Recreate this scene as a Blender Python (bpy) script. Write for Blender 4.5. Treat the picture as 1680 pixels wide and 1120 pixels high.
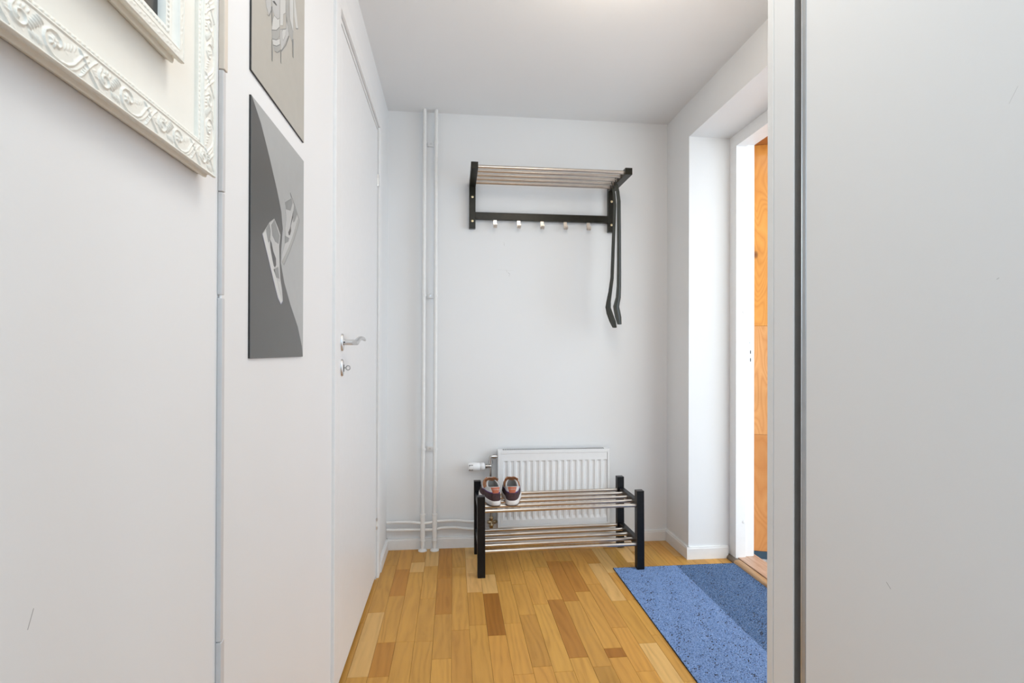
import bpy, bmesh, math, random
import numpy as np
from mathutils import Vector, Matrix

# ------------------------------------------------------------------ scene, camera, light
S = bpy.context.scene
for o in list(bpy.data.objects):
    bpy.data.objects.remove(o, do_unlink=True)
COL = S.collection
S.view_settings.view_transform = 'Standard'
S.view_settings.look = 'None'
S.view_settings.gamma = 1
S.view_settings.use_curve_mapping = False
S.view_settings.exposure = 0.13

CAMZ = 1.04
cam_data = bpy.data.cameras.new('camera')
cam_data.sensor_fit = 'HORIZONTAL'
cam_data.sensor_width = 36.0
cam_data.lens = 887.4 / 1680 * 36
cam_data.shift_y = 12.277 / 1680
cam_data.clip_start = 0.02
cam = bpy.data.objects.new('camera', cam_data)
COL.objects.link(cam)
R0, R1, R2 = ((0.994123, -0.108212, 0.003075), (0.003489, 0.003633, -0.999987), (0.108199, 0.994121, 0.003989))
cam.matrix_world = Matrix(((R0[0], -R1[0], -R2[0], 0), (R0[1], -R1[1], -R2[1], 0), (R0[2], -R1[2], -R2[2], CAMZ), (0, 0, 0, 1)))
S.camera = cam

W = bpy.data.worlds.new('world')
S.world = W
W.use_nodes = True
W.node_tree.nodes['Background'].inputs[0].default_value = (0.90, 0.97, 1.0, 1)
W.node_tree.nodes['Background'].inputs[1].default_value = 2.55

def area(name, loc, target, size, size_y, power, color, shape='RECTANGLE'):
    l = bpy.data.lights.new(name, 'AREA')
    l.shape = shape
    l.size = size
    if shape in ('RECTANGLE', 'ELLIPSE'):
        l.size_y = size_y
    l.energy = power
    l.color = color
    o = bpy.data.objects.new(name, l)
    COL.objects.link(o)
    o.location = loc
    d = Vector(target) - Vector(loc)
    o.rotation_euler = d.to_track_quat('-Z', 'Y').to_euler()
    return o
def globe(name, loc, radius, power, color):
    l = bpy.data.lights.new(name, 'POINT')
    l.shadow_soft_size = radius
    l.energy = power
    l.color = color
    o = bpy.data.objects.new(name, l)
    COL.objects.link(o)
    o.location = loc
    return o
ZC_ = 2.30
# the hall's ceiling globe, two added fill lights, and daylight in the stairwell
globe('hall_ceiling_lamp', (0.52, 1.55, 2.10), 0.12, 5.0, (1.0, 0.88, 0.72))
area('inner_hall_fill', (0.27, 0.60, ZC_ - 0.02), (0.27, 0.60, 0.0), 0.5, 0.5, 7.0, (0.98, 0.96, 0.90), 'DISK')  # unseen fill added to brighten the near walls
globe('room_fill', (0.25, -0.9, 1.60), 0.30, 21.5, (0.60, 0.81, 1.0))  # unseen bluish fill added behind the camera
area('stairwell_daylight', (2.90, 1.75, 1.30), (0.0, 1.50, 0.95), 1.6, 1.9, 17, (0.40, 0.66, 1.0))

# ------------------------------------------------------------------ materials
def new_mat(name):
    m = bpy.data.materials.new(name)
    m.use_nodes = True
    nt = m.node_tree
    return m, nt, nt.nodes['Principled BSDF']
def N(nt, t, **kw):
    n = nt.nodes.new(t)
    for k, v in kw.items():
        setattr(n, k, v)
    return n
def mathn(nt, op, a, b=None, clamp=False):
    n = N(nt, 'ShaderNodeMath', operation=op)
    n.use_clamp = clamp
    for i, v in enumerate((a, b)):
        if v is None: continue
        if isinstance(v, (int, float)): n.inputs[i].default_value = v
        else: nt.links.new(v, n.inputs[i])
    return n.outputs[0]
def mixc(nt, fac, a, b, blend='MIX'):
    n = N(nt, 'ShaderNodeMix', data_type='RGBA', blend_type=blend)
    n.clamp_factor = True
    for s, v in (('Factor', fac), ('A', a), ('B', b)):
        i = [x for x in n.inputs if x.name == s and x.type == ('VALUE' if s == 'Factor' else 'RGBA')][0]
        if isinstance(v, (int, float)): i.default_value = v
        elif isinstance(v, tuple): i.default_value = (*v, 1) if len(v) == 3 else v
        else: nt.links.new(v, i)
    return [x for x in n.outputs if x.type == 'RGBA'][0]
def ramp(nt, fac, stops):
    n = N(nt, 'ShaderNodeValToRGB')
    e = n.color_ramp.elements
    while len(e) < len(stops): e.new(0.5)
    for i, (p, c) in enumerate(stops):
        e[i].position = p
        e[i].color = (*c, 1)
    nt.links.new(fac, n.inputs[0])
    return n.outputs[0]
def bump(nt, bsdf, h, strength, dist):
    b = N(nt, 'ShaderNodeBump')
    b.inputs['Strength'].default_value = strength
    b.inputs['Distance'].default_value = dist
    nt.links.new(h, b.inputs['Height'])
    nt.links.new(b.outputs[0], bsdf.inputs['Normal'])
def objco(nt, scale=(1, 1, 1)):
    t = N(nt, 'ShaderNodeTexCoord')
    m = N(nt, 'ShaderNodeMapping')
    m.inputs['Scale'].default_value = scale
    nt.links.new(t.outputs['Object'], m.inputs[0])
    return m.outputs[0]
def noise(nt, co, scale, detail=3, rough=0.5, dist=0.0):
    n = N(nt, 'ShaderNodeTexNoise')
    n.inputs['Scale'].default_value = scale
    n.inputs['Detail'].default_value = detail
    n.inputs['Roughness'].default_value = rough
    n.inputs['Distortion'].default_value = dist
    if co is not None: nt.links.new(co, n.inputs['Vector'])
    return n.outputs[0]
def plain(name, c, rough=0.5, metal=0.0, var=0.04, nscale=40, bmp=0.0, bscale=200, spec=0.5, coat=0.0):
    m, nt, b = new_mat(name)
    co = objco(nt)
    n = noise(nt, co, nscale)
    lo = tuple(max(0, x * (1 - var)) for x in c)
    hi = tuple(min(1, x * (1 + var)) for x in c)
    nt.links.new(ramp(nt, n, [(0.3, lo), (0.7, hi)]), b.inputs['Base Color'])
    b.inputs['Roughness'].default_value = rough
    b.inputs['Metallic'].default_value = metal
    b.inputs['Specular IOR Level'].default_value = spec
    b.inputs['Coat Weight'].default_value = coat
    if bmp: bump(nt, b, noise(nt, co, bscale, 2), bmp, 0.001)
    return m
def painted(name, c, rough=0.55, marks=(), bmp=0.12):
    """matt wall paint with roller texture; marks: scuffs as line segments (a, b, half width, strength)"""
    m, nt, b = new_mat(name)
    co = objco(nt)
    big = noise(nt, co, 1.7, 2)
    lo = tuple(x * 0.985 for x in c)
    col = ramp(nt, big, [(0.35, lo), (0.65, c)])
    for a, e, r, k in marks:
        d = Vector(e) - Vector(a)
        sub = N(nt, 'ShaderNodeVectorMath', operation='SUBTRACT'); nt.links.new(co, sub.inputs[0]); sub.inputs[1].default_value = a
        dot = N(nt, 'ShaderNodeVectorMath', operation='DOT_PRODUCT'); nt.links.new(sub.outputs[0], dot.inputs[0]); dot.inputs[1].default_value = d / d.length_squared
        t = mathn(nt, 'MAXIMUM', mathn(nt, 'MINIMUM', dot.outputs['Value'], 1.0), 0.0)
        sc = N(nt, 'ShaderNodeVectorMath', operation='SCALE'); sc.inputs[0].default_value = d; nt.links.new(t, sc.inputs['Scale'])
        ds = N(nt, 'ShaderNodeVectorMath', operation='DISTANCE'); nt.links.new(sub.outputs[0], ds.inputs[0]); nt.links.new(sc.outputs[0], ds.inputs[1])
        f = mathn(nt, 'MULTIPLY', mathn(nt, 'SUBTRACT', 1.0, mathn(nt, 'DIVIDE', ds.outputs['Value'], r), True), k)
        col = mixc(nt, f, col, (0.10, 0.095, 0.09))
    nt.links.new(col, b.inputs['Base Color'])
    b.inputs['Roughness'].default_value = rough
    b.inputs['Specular IOR Level'].default_value = 0.35
    bump(nt, b, noise(nt, co, 260, 3), bmp, 0.0006)
    return m

MT = {}
WALL = (0.82, 0.822, 0.825)
MT['wall_left'] = painted('paint_wall_left', WALL, marks=[((-.344, .482, .812), (-.344, .488, .826), .0007, .8)])
MT['wall_back'] = painted('paint_wall_back', WALL, marks=[((.2695, 2.888, 1.622), (.271, 2.888, 1.606), .0016, .35), ((.293, 2.888, 1.461), (.302, 2.888, 1.452), .0022, .4), ((.283, 2.888, 1.474), (.286, 2.888, 1.464), .0016, .3), ((.297, 2.888, 1.445), (.298, 2.888, 1.444), .0024, .4), ((.304, 2.888, 1.444), (.305, 2.888, 1.444), .002, .25), ((.235, 2.888, 1.475), (.32, 2.888, 1.473), .002, .08)])
MT['wall_right'] = painted('paint_wall_right', WALL)
MT['ceiling'] = painted('paint_ceiling', (0.85, 0.85, 0.85), bmp=0.2)
MT['trim'] = plain('white_gloss_trim', (0.82, 0.82, 0.82), 0.38, var=0.015)
MT['door'] = plain('white_door_lacquer', (0.82, 0.824, 0.83), 0.33, var=0.012)
MT['entry'] = plain('white_frame_lacquer', (0.86, 0.86, 0.86), 0.4, var=0.01)
MT['pipe'] = plain('white_pipe_paint', (0.82, 0.815, 0.80), 0.42, var=0.02)
MT['radiator'] = plain('white_radiator_enamel', (0.85, 0.85, 0.85), 0.35, var=0.01)
MT['dark'] = plain('dark_gap', (0.015, 0.014, 0.013), 0.7)
MT['slot'] = plain('grille_slot', (0.06, 0.06, 0.06), 0.7)
MT['chrome'] = plain('brushed_nickel', (0.55, 0.54, 0.53), 0.2, 1.0, nscale=300)
MT['brass'] = plain('aged_brass', (0.50, 0.40, 0.26), 0.28, 1.0)
MT['satin'] = plain('satin_aluminium', (0.72, 0.72, 0.72), 0.32, 1.0)
MT['steel'] = plain('stainless_tube', (0.66, 0.60, 0.54), 0.28, 1.0, var=0.05, nscale=25)
MT['blackwood'] = plain('black_brown_lacquered_wood', (0.012, 0.0105, 0.005), 0.32, var=0.3, nscale=60, spec=0.3)
MT['blackwood2'] = plain('black_lacquered_wood', (0.006, 0.007, 0.009), 0.34, var=0.3, nscale=60, spec=0.28)
MT['screw'] = plain('brass_screw', (0.75, 0.62, 0.40), 0.3, 1.0)
MT['shoehorn'] = plain('black_olive_plastic', (0.022, 0.021, 0.012), 0.35, var=0.2)
MT['frame_paint'] = plain('cream_frame_paint', (0.85, 0.835, 0.765), 0.5, var=0.02, nscale=120)
MT['backing'] = plain('cream_backing_board', (0.86, 0.845, 0.785), 0.6, var=0.01)
MT['picture'] = plain('dark_picture', (0.02, 0.016, 0.012), 0.3, var=0.6, nscale=18)
MT['trunk'] = plain('grey_white_plastic', (0.62, 0.61, 0.61), 0.5, var=0.02)
MT['trunk_beige'] = plain('beige_plastic', (0.70, 0.63, 0.55), 0.5, var=0.02)
MT['laminate'] = painted('white_laminate', (0.79, 0.79, 0.79), 0.5, bmp=0.08, marks=[((.585, .675, .7285), (.585, .668, .7225), .0006, .9), ((.585, .503, 1.318), (.585, .512, 1.304), .0005, .35), ((.585, .523, 1.1205), (.585, .525, 1.1195), .0008, .4)])
MT['stile'] = plain('beige_white_laminate', (0.77, 0.765, 0.755), 0.5, var=0.015)
MT['seal'] = plain('recess_shade_grey', (0.22, 0.21, 0.20), 0.6)  # shade of the wardrobe stile recess, put into the colour
MT['profile'] = plain('grey_aluminium_profile', (0.42, 0.43, 0.44), 0.4, 0.6)
MT['poster_edge'] = plain('poster_black_edge', (0.02, 0.02, 0.02), 0.5)
for k, c in (('pr_warm', (0.47, 0.445, 0.395)), ('pr_light', (0.405, 0.41, 0.405)), ('pr_dark', (0.080, 0.078, 0.074)), ('pr_white', (0.60, 0.60, 0.58)), ('pr_pale', (0.50, 0.50, 0.49)), ('pr_mid', (0.25, 0.255, 0.25)), ('pr_line', (0.07, 0.067, 0.064)), ('pr_grey', (0.38, 0.38, 0.36)), ('pr_blue', (0.25, 0.26, 0.36))):
    MT[k] = plain('print_' + k[3:], c, 0.32, var=0.02)
MT['sole_white'] = plain('white_rubber', (0.80, 0.76, 0.73), 0.6)
MT['sole_under'] = plain('dark_outsole_rubber', (0.06, 0.045, 0.05), 0.7)
MT['suede_brown'] = plain('dark_brown_suede', (0.065, 0.032, 0.034), 0.85, var=0.25, nscale=90)
MT['shoe_grey'] = plain('light_grey_leather', (0.66, 0.65, 0.64), 0.6)
MT['purple'] = plain('purple_piping', (0.09, 0.02, 0.16), 0.6)
MT['rust'] = plain('rust_orange_leather', (0.47, 0.12, 0.055), 0.6, var=0.15)
MT['tan'] = plain('tan_brown_nubuck', (0.37, 0.16, 0.07), 0.8, var=0.2, nscale=80)
MT['lining'] = plain('grey_lining', (0.22, 0.21, 0.20), 0.9)
MT['letter'] = plain('white_print', (0.85, 0.78, 0.72), 0.6)
MT['blue_skirt'] = plain('blue_grey_paint', (0.035, 0.075, 0.115), 0.5)

def wood_floor(name, use_obj_color=True):
    m, nt, b = new_mat(name)
    oi = N(nt, 'ShaderNodeObjectInfo')
    tc = N(nt, 'ShaderNodeTexCoord')
    add = N(nt, 'ShaderNodeVectorMath', operation='ADD')
    sc = N(nt, 'ShaderNodeVectorMath', operation='SCALE')
    sc.inputs[0].default_value = (37.0, 53.0, 11.0)
    nt.links.new(oi.outputs['Random'], sc.inputs['Scale'])
    nt.links.new(tc.outputs['Object'], add.inputs[0])
    nt.links.new(sc.outputs[0], add.inputs[1])
    mp = N(nt, 'ShaderNodeMapping'); mp.inputs['Scale'].default_value = (1.0, 0.13, 1.0)
    nt.links.new(add.outputs[0], mp.inputs[0])
    g1 = noise(nt, mp.outputs[0], 26, 4, 0.55, 1.6)
    wv = N(nt, 'ShaderNodeTexWave', wave_type='BANDS', bands_direction='X', wave_profile='SIN')
    wv.inputs['Scale'].default_value = 11
    wv.inputs['Distortion'].default_value = 16
    wv.inputs['Detail'].default_value = 2.5
    wv.inputs['Detail Scale'].default_value = 1.2
    nt.links.new(mp.outputs[0], wv.inputs['Vector'])
    mp2 = N(nt, 'ShaderNodeMapping'); mp2.inputs['Scale'].default_value = (1.0, 0.035, 1.0)
    nt.links.new(add.outputs[0], mp2.inputs[0])
    g2 = noise(nt, mp2.outputs[0], 420, 2, 0.6)
    f = mathn(nt, 'ADD', mathn(nt, 'MULTIPLY', wv.outputs['Fac'], 0.26), mathn(nt, 'ADD', mathn(nt, 'MULTIPLY', g1, 0.62), mathn(nt, 'MULTIPLY', g2, 0.25)))
    grain = ramp(nt, f, [(0.22, (0.72, 0.66, 0.58)), (0.5, (1.0, 1.0, 1.0)), (0.85, (1.16, 1.18, 1.2))])
    base = oi.outputs['Color'] if use_obj_color else None
    if base is None:
        bt = N(nt, 'ShaderNodeTexBrick')
        bt.inputs['Scale'].default_value = 1.0
        bt.inputs['Brick Width'].default_value = 0.42
        bt.inputs['Row Height'].default_value = 0.0662
        bt.inputs['Mortar Size'].default_value = 0.0006
        bt.inputs['Color1'].default_value = (0.55, 0.275, 0.075, 1)
        bt.inputs['Color2'].default_value = (0.44, 0.20, 0.05, 1)
        bt.inputs['Mortar'].default_value = (0.10, 0.05, 0.02, 1)
        rot = N(nt, 'ShaderNodeMapping'); rot.inputs['Rotation'].default_value = (0, 0, math.pi / 2)
        nt.links.new(tc.outputs['Object'], rot.inputs[0])
        nt.links.new(rot.outputs[0], bt.inputs['Vector'])
        base = bt.outputs['Color']
    nt.links.new(mixc(nt, 0.8, base, grain, 'MULTIPLY'), b.inputs['Base Color'])
    b.inputs['Roughness'].default_value = 0.38
    b.inputs['Specular IOR Level'].default_value = 0.22
    bump(nt, b, g2, 0.06, 0.0006)
    return m
MT['stave'] = wood_floor('oak_stave')
MT['floor_base'] = wood_floor('oak_floor', False)

def pine(name):
    m, nt, b = new_mat(name)
    tc = N(nt, 'ShaderNodeTexCoord')
    oi = N(nt, 'ShaderNodeObjectInfo')
    add = N(nt, 'ShaderNodeVectorMath', operation='ADD')
    sc = N(nt, 'ShaderNodeVectorMath', operation='SCALE')
    sc.inputs[0].default_value = (3.1, 5.3, 7.7)
    nt.links.new(oi.outputs['Random'], sc.inputs['Scale'])
    nt.links.new(tc.outputs['Object'], add.inputs[0]); nt.links.new(sc.outputs[0], add.inputs[1])
    mp = N(nt, 'ShaderNodeMapping'); mp.inputs['Scale'].default_value = (1, 1, 0.28)
    nt.links.new(add.outputs[0], mp.inputs[0])
    big = noise(nt, mp.outputs[0], 7.5, 1.5, 0.4, 0.6)
    rings = mathn(nt, 'FRACT', mathn(nt, 'MULTIPLY', big, 21.0))
    rings = mathn(nt, 'ABSOLUTE', mathn(nt, 'SUBTRACT', rings, 0.5))
    vo = N(nt, 'ShaderNodeTexVoronoi'); vo.inputs['Scale'].default_value = 4.2
    vm = N(nt, 'ShaderNodeMapping'); vm.inputs['Scale'].default_value = (1.6, 1.6, 1.0); vm.inputs['Location'].default_value = (0.0, 0.3, 0.17)
    nt.links.new(add.outputs[0], vm.inputs[0]); nt.links.new(vm.outputs[0], vo.inputs['Vector'])
    knot = ramp(nt, vo.outputs['Distance'], [(0.0, (1, 1, 1)), (0.055, (0.75, 0.75, 0.75)), (0.10, (0.12, 0.12, 0.12)), (0.3, (0, 0, 0))])
    fm = N(nt, 'ShaderNodeMapping'); fm.inputs['Scale'].default_value = (1, 1, 0.03)
    nt.links.new(add.outputs[0], fm.inputs[0])
    fib = noise(nt, fm.outputs[0], 260, 3, 0.6)
    rf = mathn(nt, 'ADD', mathn(nt, 'MULTIPLY', rings, 0.8), mathn(nt, 'MULTIPLY', fib, 0.25))
    col = ramp(nt, rf, [(0.06, (0.63, 0.265, 0.085)), (0.24, (0.72, 0.335, 0.115)), (0.5, (0.77, 0.385, 0.145))])
    tone = noise(nt, add.outputs[0], 3.0, 2)
    col = mixc(nt, ramp(nt, tone, [(0.35, (0, 0, 0)), (0.7, (0.5, 0.5, 0.5))]), col, (0.60, 0.24, 0.055))
    col = mixc(nt, knot, col, (0.16, 0.055, 0.025))
    nt.links.new(mixc(nt, 1.0, col, oi.outputs['Color'], 'MULTIPLY'), b.inputs['Base Color'])
    b.inputs['Roughness'].default_value = 0.3
    b.inputs['Coat Weight'].default_value = 0.3
    return m
MT['pine'] = pine('varnished_pine_plywood')

def threshold_mat(name, c1, c2):
    m, nt, b = new_mat(name)
    co = objco(nt, (1, 0.12, 1))
    n = noise(nt, co, 60, 4, 0.6, 0.6)
    nt.links.new(ramp(nt, n, [(0.25, c1), (0.7, c2)]), b.inputs['Base Color'])
    b.inputs['Roughness'].default_value = 0.45
    return m
MT['sill'] = threshold_mat('worn_oak_sill', (0.40, 0.21, 0.12), (0.66, 0.46, 0.34))
MT['sill_strip'] = threshold_mat('oak_threshold_strip', (0.36, 0.20, 0.09), (0.58, 0.36, 0.19))
MT['sill_dark'] = threshold_mat('dark_worn_strip', (0.10, 0.075, 0.055), (0.22, 0.17, 0.12))
def terrazzo():
    m, nt, b = new_mat('grey_terrazzo')
    co = objco(nt)
    n = noise(nt, co, 150, 3, 0.7)
    nt.links.new(ramp(nt, n, [(0.35, (0.10, 0.10, 0.10)), (0.45, (0.55, 0.55, 0.55)), (0.7, (0.70, 0.70, 0.70))]), b.inputs['Base Color'])
    b.inputs['Roughness'].default_value = 0.4
    return m
MT['terrazzo'] = terrazzo()
def rug(name, c, dk, lt):
    m, nt, b = new_mat(name)
    co = objco(nt)
    n = noise(nt, co, 210, 4, 0.8)
    n2 = noise(nt, co, 9, 3)
    col = ramp(nt, n, [(0.37, dk), (0.48, c), (0.53, c), (0.64, lt)])
    col = mixc(nt, ramp(nt, n2, [(0.4, (0, 0, 0)), (0.75, (0.22, 0.22, 0.22))]), col, tuple(x * 0.72 for x in c))
    nt.links.new(col, b.inputs['Base Color'])
    b.inputs['Roughness'].default_value = 1.0
    b.inputs['Specular IOR Level'].default_value = 0.1
    b.inputs['Sheen Weight'].default_value = 0.25
    bump(nt, b, n, 0.8, 0.003)
    return m
MT['rug_light'] = rug('blue_grey_needle_felt', (0.155, 0.275, 0.54), (0.06, 0.12, 0.26), (0.36, 0.50, 0.80))
MT['rug_dark'] = rug('navy_needle_felt', (0.055, 0.130, 0.285), (0.012, 0.032, 0.085), (0.24, 0.38, 0.62))
MT['rug_edge'] = plain('dark_rug_backing', (0.02, 0.02, 0.028), 0.9)

# ------------------------------------------------------------------ geometry helpers
class MB:
    def __init__(self):
        self.v, self.f, self.sm = [], [], []
    def add(self, vs, fs, smooth=False):
        o = len(self.v)
        self.v += [tuple(map(float, p)) for p in vs]
        self.f += [tuple(i + o for i in q) for q in fs]
        self.sm += [smooth] * len(fs)
        return self
    def box(self, x0, x1, y0, y1, z0, z1, bev=0.0):
        if bev <= 0:
            vs = [(x, y, z) for z in (z0, z1) for y in (y0, y1) for x in (x0, x1)]
            return self.add(vs, [(0, 2, 3, 1), (4, 5, 7, 6), (0, 1, 5, 4), (2, 6, 7, 3), (0, 4, 6, 2), (1, 3, 7, 5)])
        bm = bmesh.new()
        bmesh.ops.create_cube(bm, size=1.0)
        for v in bm.verts:
            v.co = ((x0 + x1) / 2 + v.co.x * (x1 - x0), (y0 + y1) / 2 + v.co.y * (y1 - y0), (z0 + z1) / 2 + v.co.z * (z1 - z0))
        bmesh.ops.bevel(bm, geom=list(bm.edges), offset=bev, segments=2, profile=0.5, affect='EDGES')
        bm.verts.index_update()
        self.add([v.co[:] for v in bm.verts], [tuple(v.index for v in f.verts) for f in bm.faces])
        bm.free()
        return self
    def tube(self, pts, r, n=16, caps=True, flat=1.0):
        """round tube along a polyline; r may be a list"""
        P = [Vector(p) for p in pts]
        rs = r if isinstance(r, (list, tuple)) else [r] * len(P)
        T = []
        for i in range(len(P)):
            a = P[max(0, i - 1)]; c = P[min(len(P) - 1, i + 1)]
            T.append((c - a).normalized())
        up = Vector((0, 0, 1)) if abs(T[0].z) < 0.9 else Vector((0, 1, 0))
        u = T[0].cross(up).normalized()
        vs, fs = [], []
        for i, p in enumerate(P):
            u = (u - T[i] * u.dot(T[i])).normalized()
            w = T[i].cross(u)
            for k in range(n):
                a = 2 * math.pi * k / n
                vs.append(p + (u * math.cos(a) + w * math.sin(a) * flat) * rs[i])
        for i in range(len(P) - 1):
            for k in range(n):
                fs.append((i * n + k, i * n + (k + 1) % n, (i + 1) * n + (k + 1) % n, (i + 1) * n + k))
        self.add(vs, fs, True)
        if caps:
            self.add([vs[k] for k in range(n)], [tuple(range(n))[::-1]])
            self.add([vs[(len(P) - 1) * n + k] for k in range(n)], [tuple(range(n))])
        return self
    def cyl(self, a, b, r, n=20):
        return self.tube([a, b], r, n)
    def prof(self, a, axis, prof, n=24):
        """lathe: prof = [(distance along axis, radius)]"""
        a, ax = Vector(a), Vector(axis).normalized()
        return self.tube([a + ax * d for d, _ in prof], [max(q, 1e-5) for _, q in prof], n)
    def grid(self, P, smooth=True, wrap=False):
        R_, C_ = len(P), len(P[0])
        vs = [p for row in P for p in row]
        fs = []
        for i in range(R_ - 1):
            for j in range(C_ if wrap else C_ - 1):
                fs.append((i * C_ + j, i * C_ + (j + 1) % C_, (i + 1) * C_ + (j + 1) % C_, (i + 1) * C_ + j))
        return self.add(vs, fs, smooth)
    def prism(self, poly, fn0, fn1):
        n = len(poly)
        vs = [fn0(p) for p in poly] + [fn1(p) for p in poly]
        fs = [tuple(range(n))[::-1], tuple(range(n, 2 * n))] + [(i, (i + 1) % n, n + (i + 1) % n, n + i) for i in range(n)]
        return self.add(vs, fs)
    def build(self, name, mat, parent=None, bevel=0.0, fixn=True, origin=None):
        me = bpy.data.meshes.new(name)
        vs = self.v
        if origin is not None:
            vs = [(a - origin[0], b - origin[1], c - origin[2]) for a, b, c in vs]
        me.from_pydata(vs, [], self.f)
        me.polygons.foreach_set('use_smooth', self.sm)
        if fixn:
            bm = bmesh.new(); bm.from_mesh(me)
            bmesh.ops.recalc_face_normals(bm, faces=bm.faces)
            bm.to_mesh(me); bm.free()
        me.materials.append(MT[mat])
        me.update()
        o = bpy.data.objects.new(name, me)
        COL.objects.link(o)
        if origin is not None: o.location = origin
        if parent is not None:
            o.parent = parent
            po = parent
            off = Vector(po.get('_o', (0, 0, 0)))
            o.location = Vector(o.location) - off
        if bevel:
            b = o.modifiers.new('bevel', 'BEVEL'); b.width = bevel; b.segments = 2; b.limit_method = 'ANGLE'
        return o
def tag(o, label=None, cat=None, group=None, kind=None):
    if label: o['label'] = label
    if cat: o['category'] = cat
    if group: o['group'] = group
    if kind: o['kind'] = kind
    return o
def thing(name, label, cat, group=None, loc=(0, 0, 0)):
    """Empty at the thing's base; its parts are built in world coordinates and parented to it"""
    o = bpy.data.objects.new(name, None)
    o.empty_display_size = 0.05
    COL.objects.link(o)
    o.location = loc
    o['_o'] = loc
    return tag(o, label, cat, group)
def box(name, mat, parent, x0, x1, y0, y1, z0, z1, bev=0.0):
    return MB().box(x0, x1, y0, y1, z0, z1, bev).build(name, mat, parent)

# ------------------------------------------------------------------ the setting
XL, XR, YB, ZC = -0.344, 1.179, 2.888, 2.30
YN = -1.6                                   # unseen end of the hall
DY0, DY1, DZ = 1.610, 2.575, 2.105          # left door opening
NY0, NY1, NZ = 1.16, 2.61, 2.124            # entrance niche, unseen near end widened to light the left wall
XF = 1.396                                  # front of the entrance frame
floor = tag(box('floor', 'floor_base', None, XL - 0.10, 1.41, YN, YB + 0.1, -0.05, -0.0125), kind='structure')
tag(box('wall_light_block', 'wall_right', None, XL - 0.1, XF, YN - 0.1, YN, 0, ZC), kind='structure')  # unseen wall added to keep world light out behind the camera
m = MB().box(XL - 0.1, XL, YN, DY0, 0, ZC).box(XL - 0.1, XL, DY0, DY1, DZ, ZC).box(XL - 0.1, XL, DY1, YB + 0.1, 0, ZC)
tag(m.build('wall_left', 'wall_left'), kind='structure')
tag(box('wall_back', 'wall_back', None, XL, XR, YB, YB + 0.1, -0.01, ZC), kind='structure')
m = MB().box(XR, XF, NY1, YB + 0.1, 0, ZC).box(XR, XF, NY0, NY1, NZ, ZC).box(XR, XF, YN, NY0, 0, ZC)
tag(m.build('wall_right', 'wall_right'), kind='structure')
tag(box('ceiling', 'ceiling', None, XL - 0.1, XF, YN, YB + 0.1, ZC, ZC + 0.1), kind='structure')

# oak staves: columns run along the hall; the notable ones are placed as seen
random.seed(7)
PW, X0 = 0.0662, -0.333
fixed = {0: [(1.77, 2.20, 'l'), (1.40, 1.77, 'm')], 1: [(1.766, 1.97, 'd'), (1.97, 2.34, 'm')], 2: [(1.62, 1.969, 'm'), (1.969, 2.58, 'm'), (2.58, 2.70, 'l')],
         3: [(2.645, 2.95, 'l'), (2.30, 2.645, 'm'), (1.963, 2.30, 'm')], 4: [(2.16, 2.502, 'd'), (2.502, 2.95, 'd')], 5: [(2.03, 2.62, 'm')],
         6: [(1.69, 2.06, 'm')], 7: [(1.978, 2.324, 'D'), (2.324, 2.52, 'l')], 8: [(2.06, 2.44, 'm')], 9: [(1.768, 2.119, 'g'), (2.119, 2.40, 'm')],
         13: [(1.795, 1.852, 'D'), (1.852, 2.30, 'm')], 15: [(2.2, 2.6, 'l')]}
tones = {'l': (0.66, 0.39, 0.135), 'm': (0.565, 0.290, 0.062), 'd': (0.46, 0.205, 0.036), 'D': (0.36, 0.145, 0.022), 'g': (0.50, 0.250, 0.052)}
YS0, YS1 = 0.30, YB + 0.002
stave_mesh = {}
def stave(x0, x1, y0, y1, col):
    L = round((y1 - y0) / 0.01) * 0.01
    key = (round(x1 - x0, 4), round(y1 - y0, 3))
    if key not in stave_mesh:
        w, l = key
        g = 0.00035
        b = 0.0009
        hw, hl = w / 2 - g, l / 2 - g
        vs = [(-hw, -hl, -0.013), (hw, -hl, -0.013), (hw, hl, -0.013), (-hw, hl, -0.013), (-hw, -hl, -b * 0.6), (hw, -hl, -b * 0.6), (hw, hl, -b * 0.6), (-hw, hl, -b * 0.6), (-hw + b, -hl + b, 0), (hw - b, -hl + b, 0), (hw - b, hl - b, 0), (-hw + b, hl - b, 0)]
        fs = [(3, 2, 1, 0), (8, 9, 10, 11)] + [(i, (i + 1) % 4, 4 + (i + 1) % 4, 4 + i) for i in range(4)] + [(4 + i, 4 + (i + 1) % 4, 8 + (i + 1) % 4, 8 + i) for i in range(4)]
        me = bpy.data.meshes.new('plank'); me.from_pydata(vs, [], fs); me.materials.append(MT['stave'])
        stave_mesh[key] = me
    o = bpy.data.objects.new('plank', stave_mesh[key])
    COL.objects.link(o)
    o.parent = floor
    o.location = ((x0 + x1) / 2, (y0 + y1) / 2, 0)
    o.color = (*col, 1)
def rnd_tone():
    r = random.random()
    b = tones['m'] if r < 0.62 else tones['l'] if r < 0.72 else tones['g'] if r < 0.92 else tones['d']
    k = random.uniform(0.9, 1.1)
    h = random.uniform(0.96, 1.04)
    return (b[0] * k, b[1] * k * h, b[2] * k * h)
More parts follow.
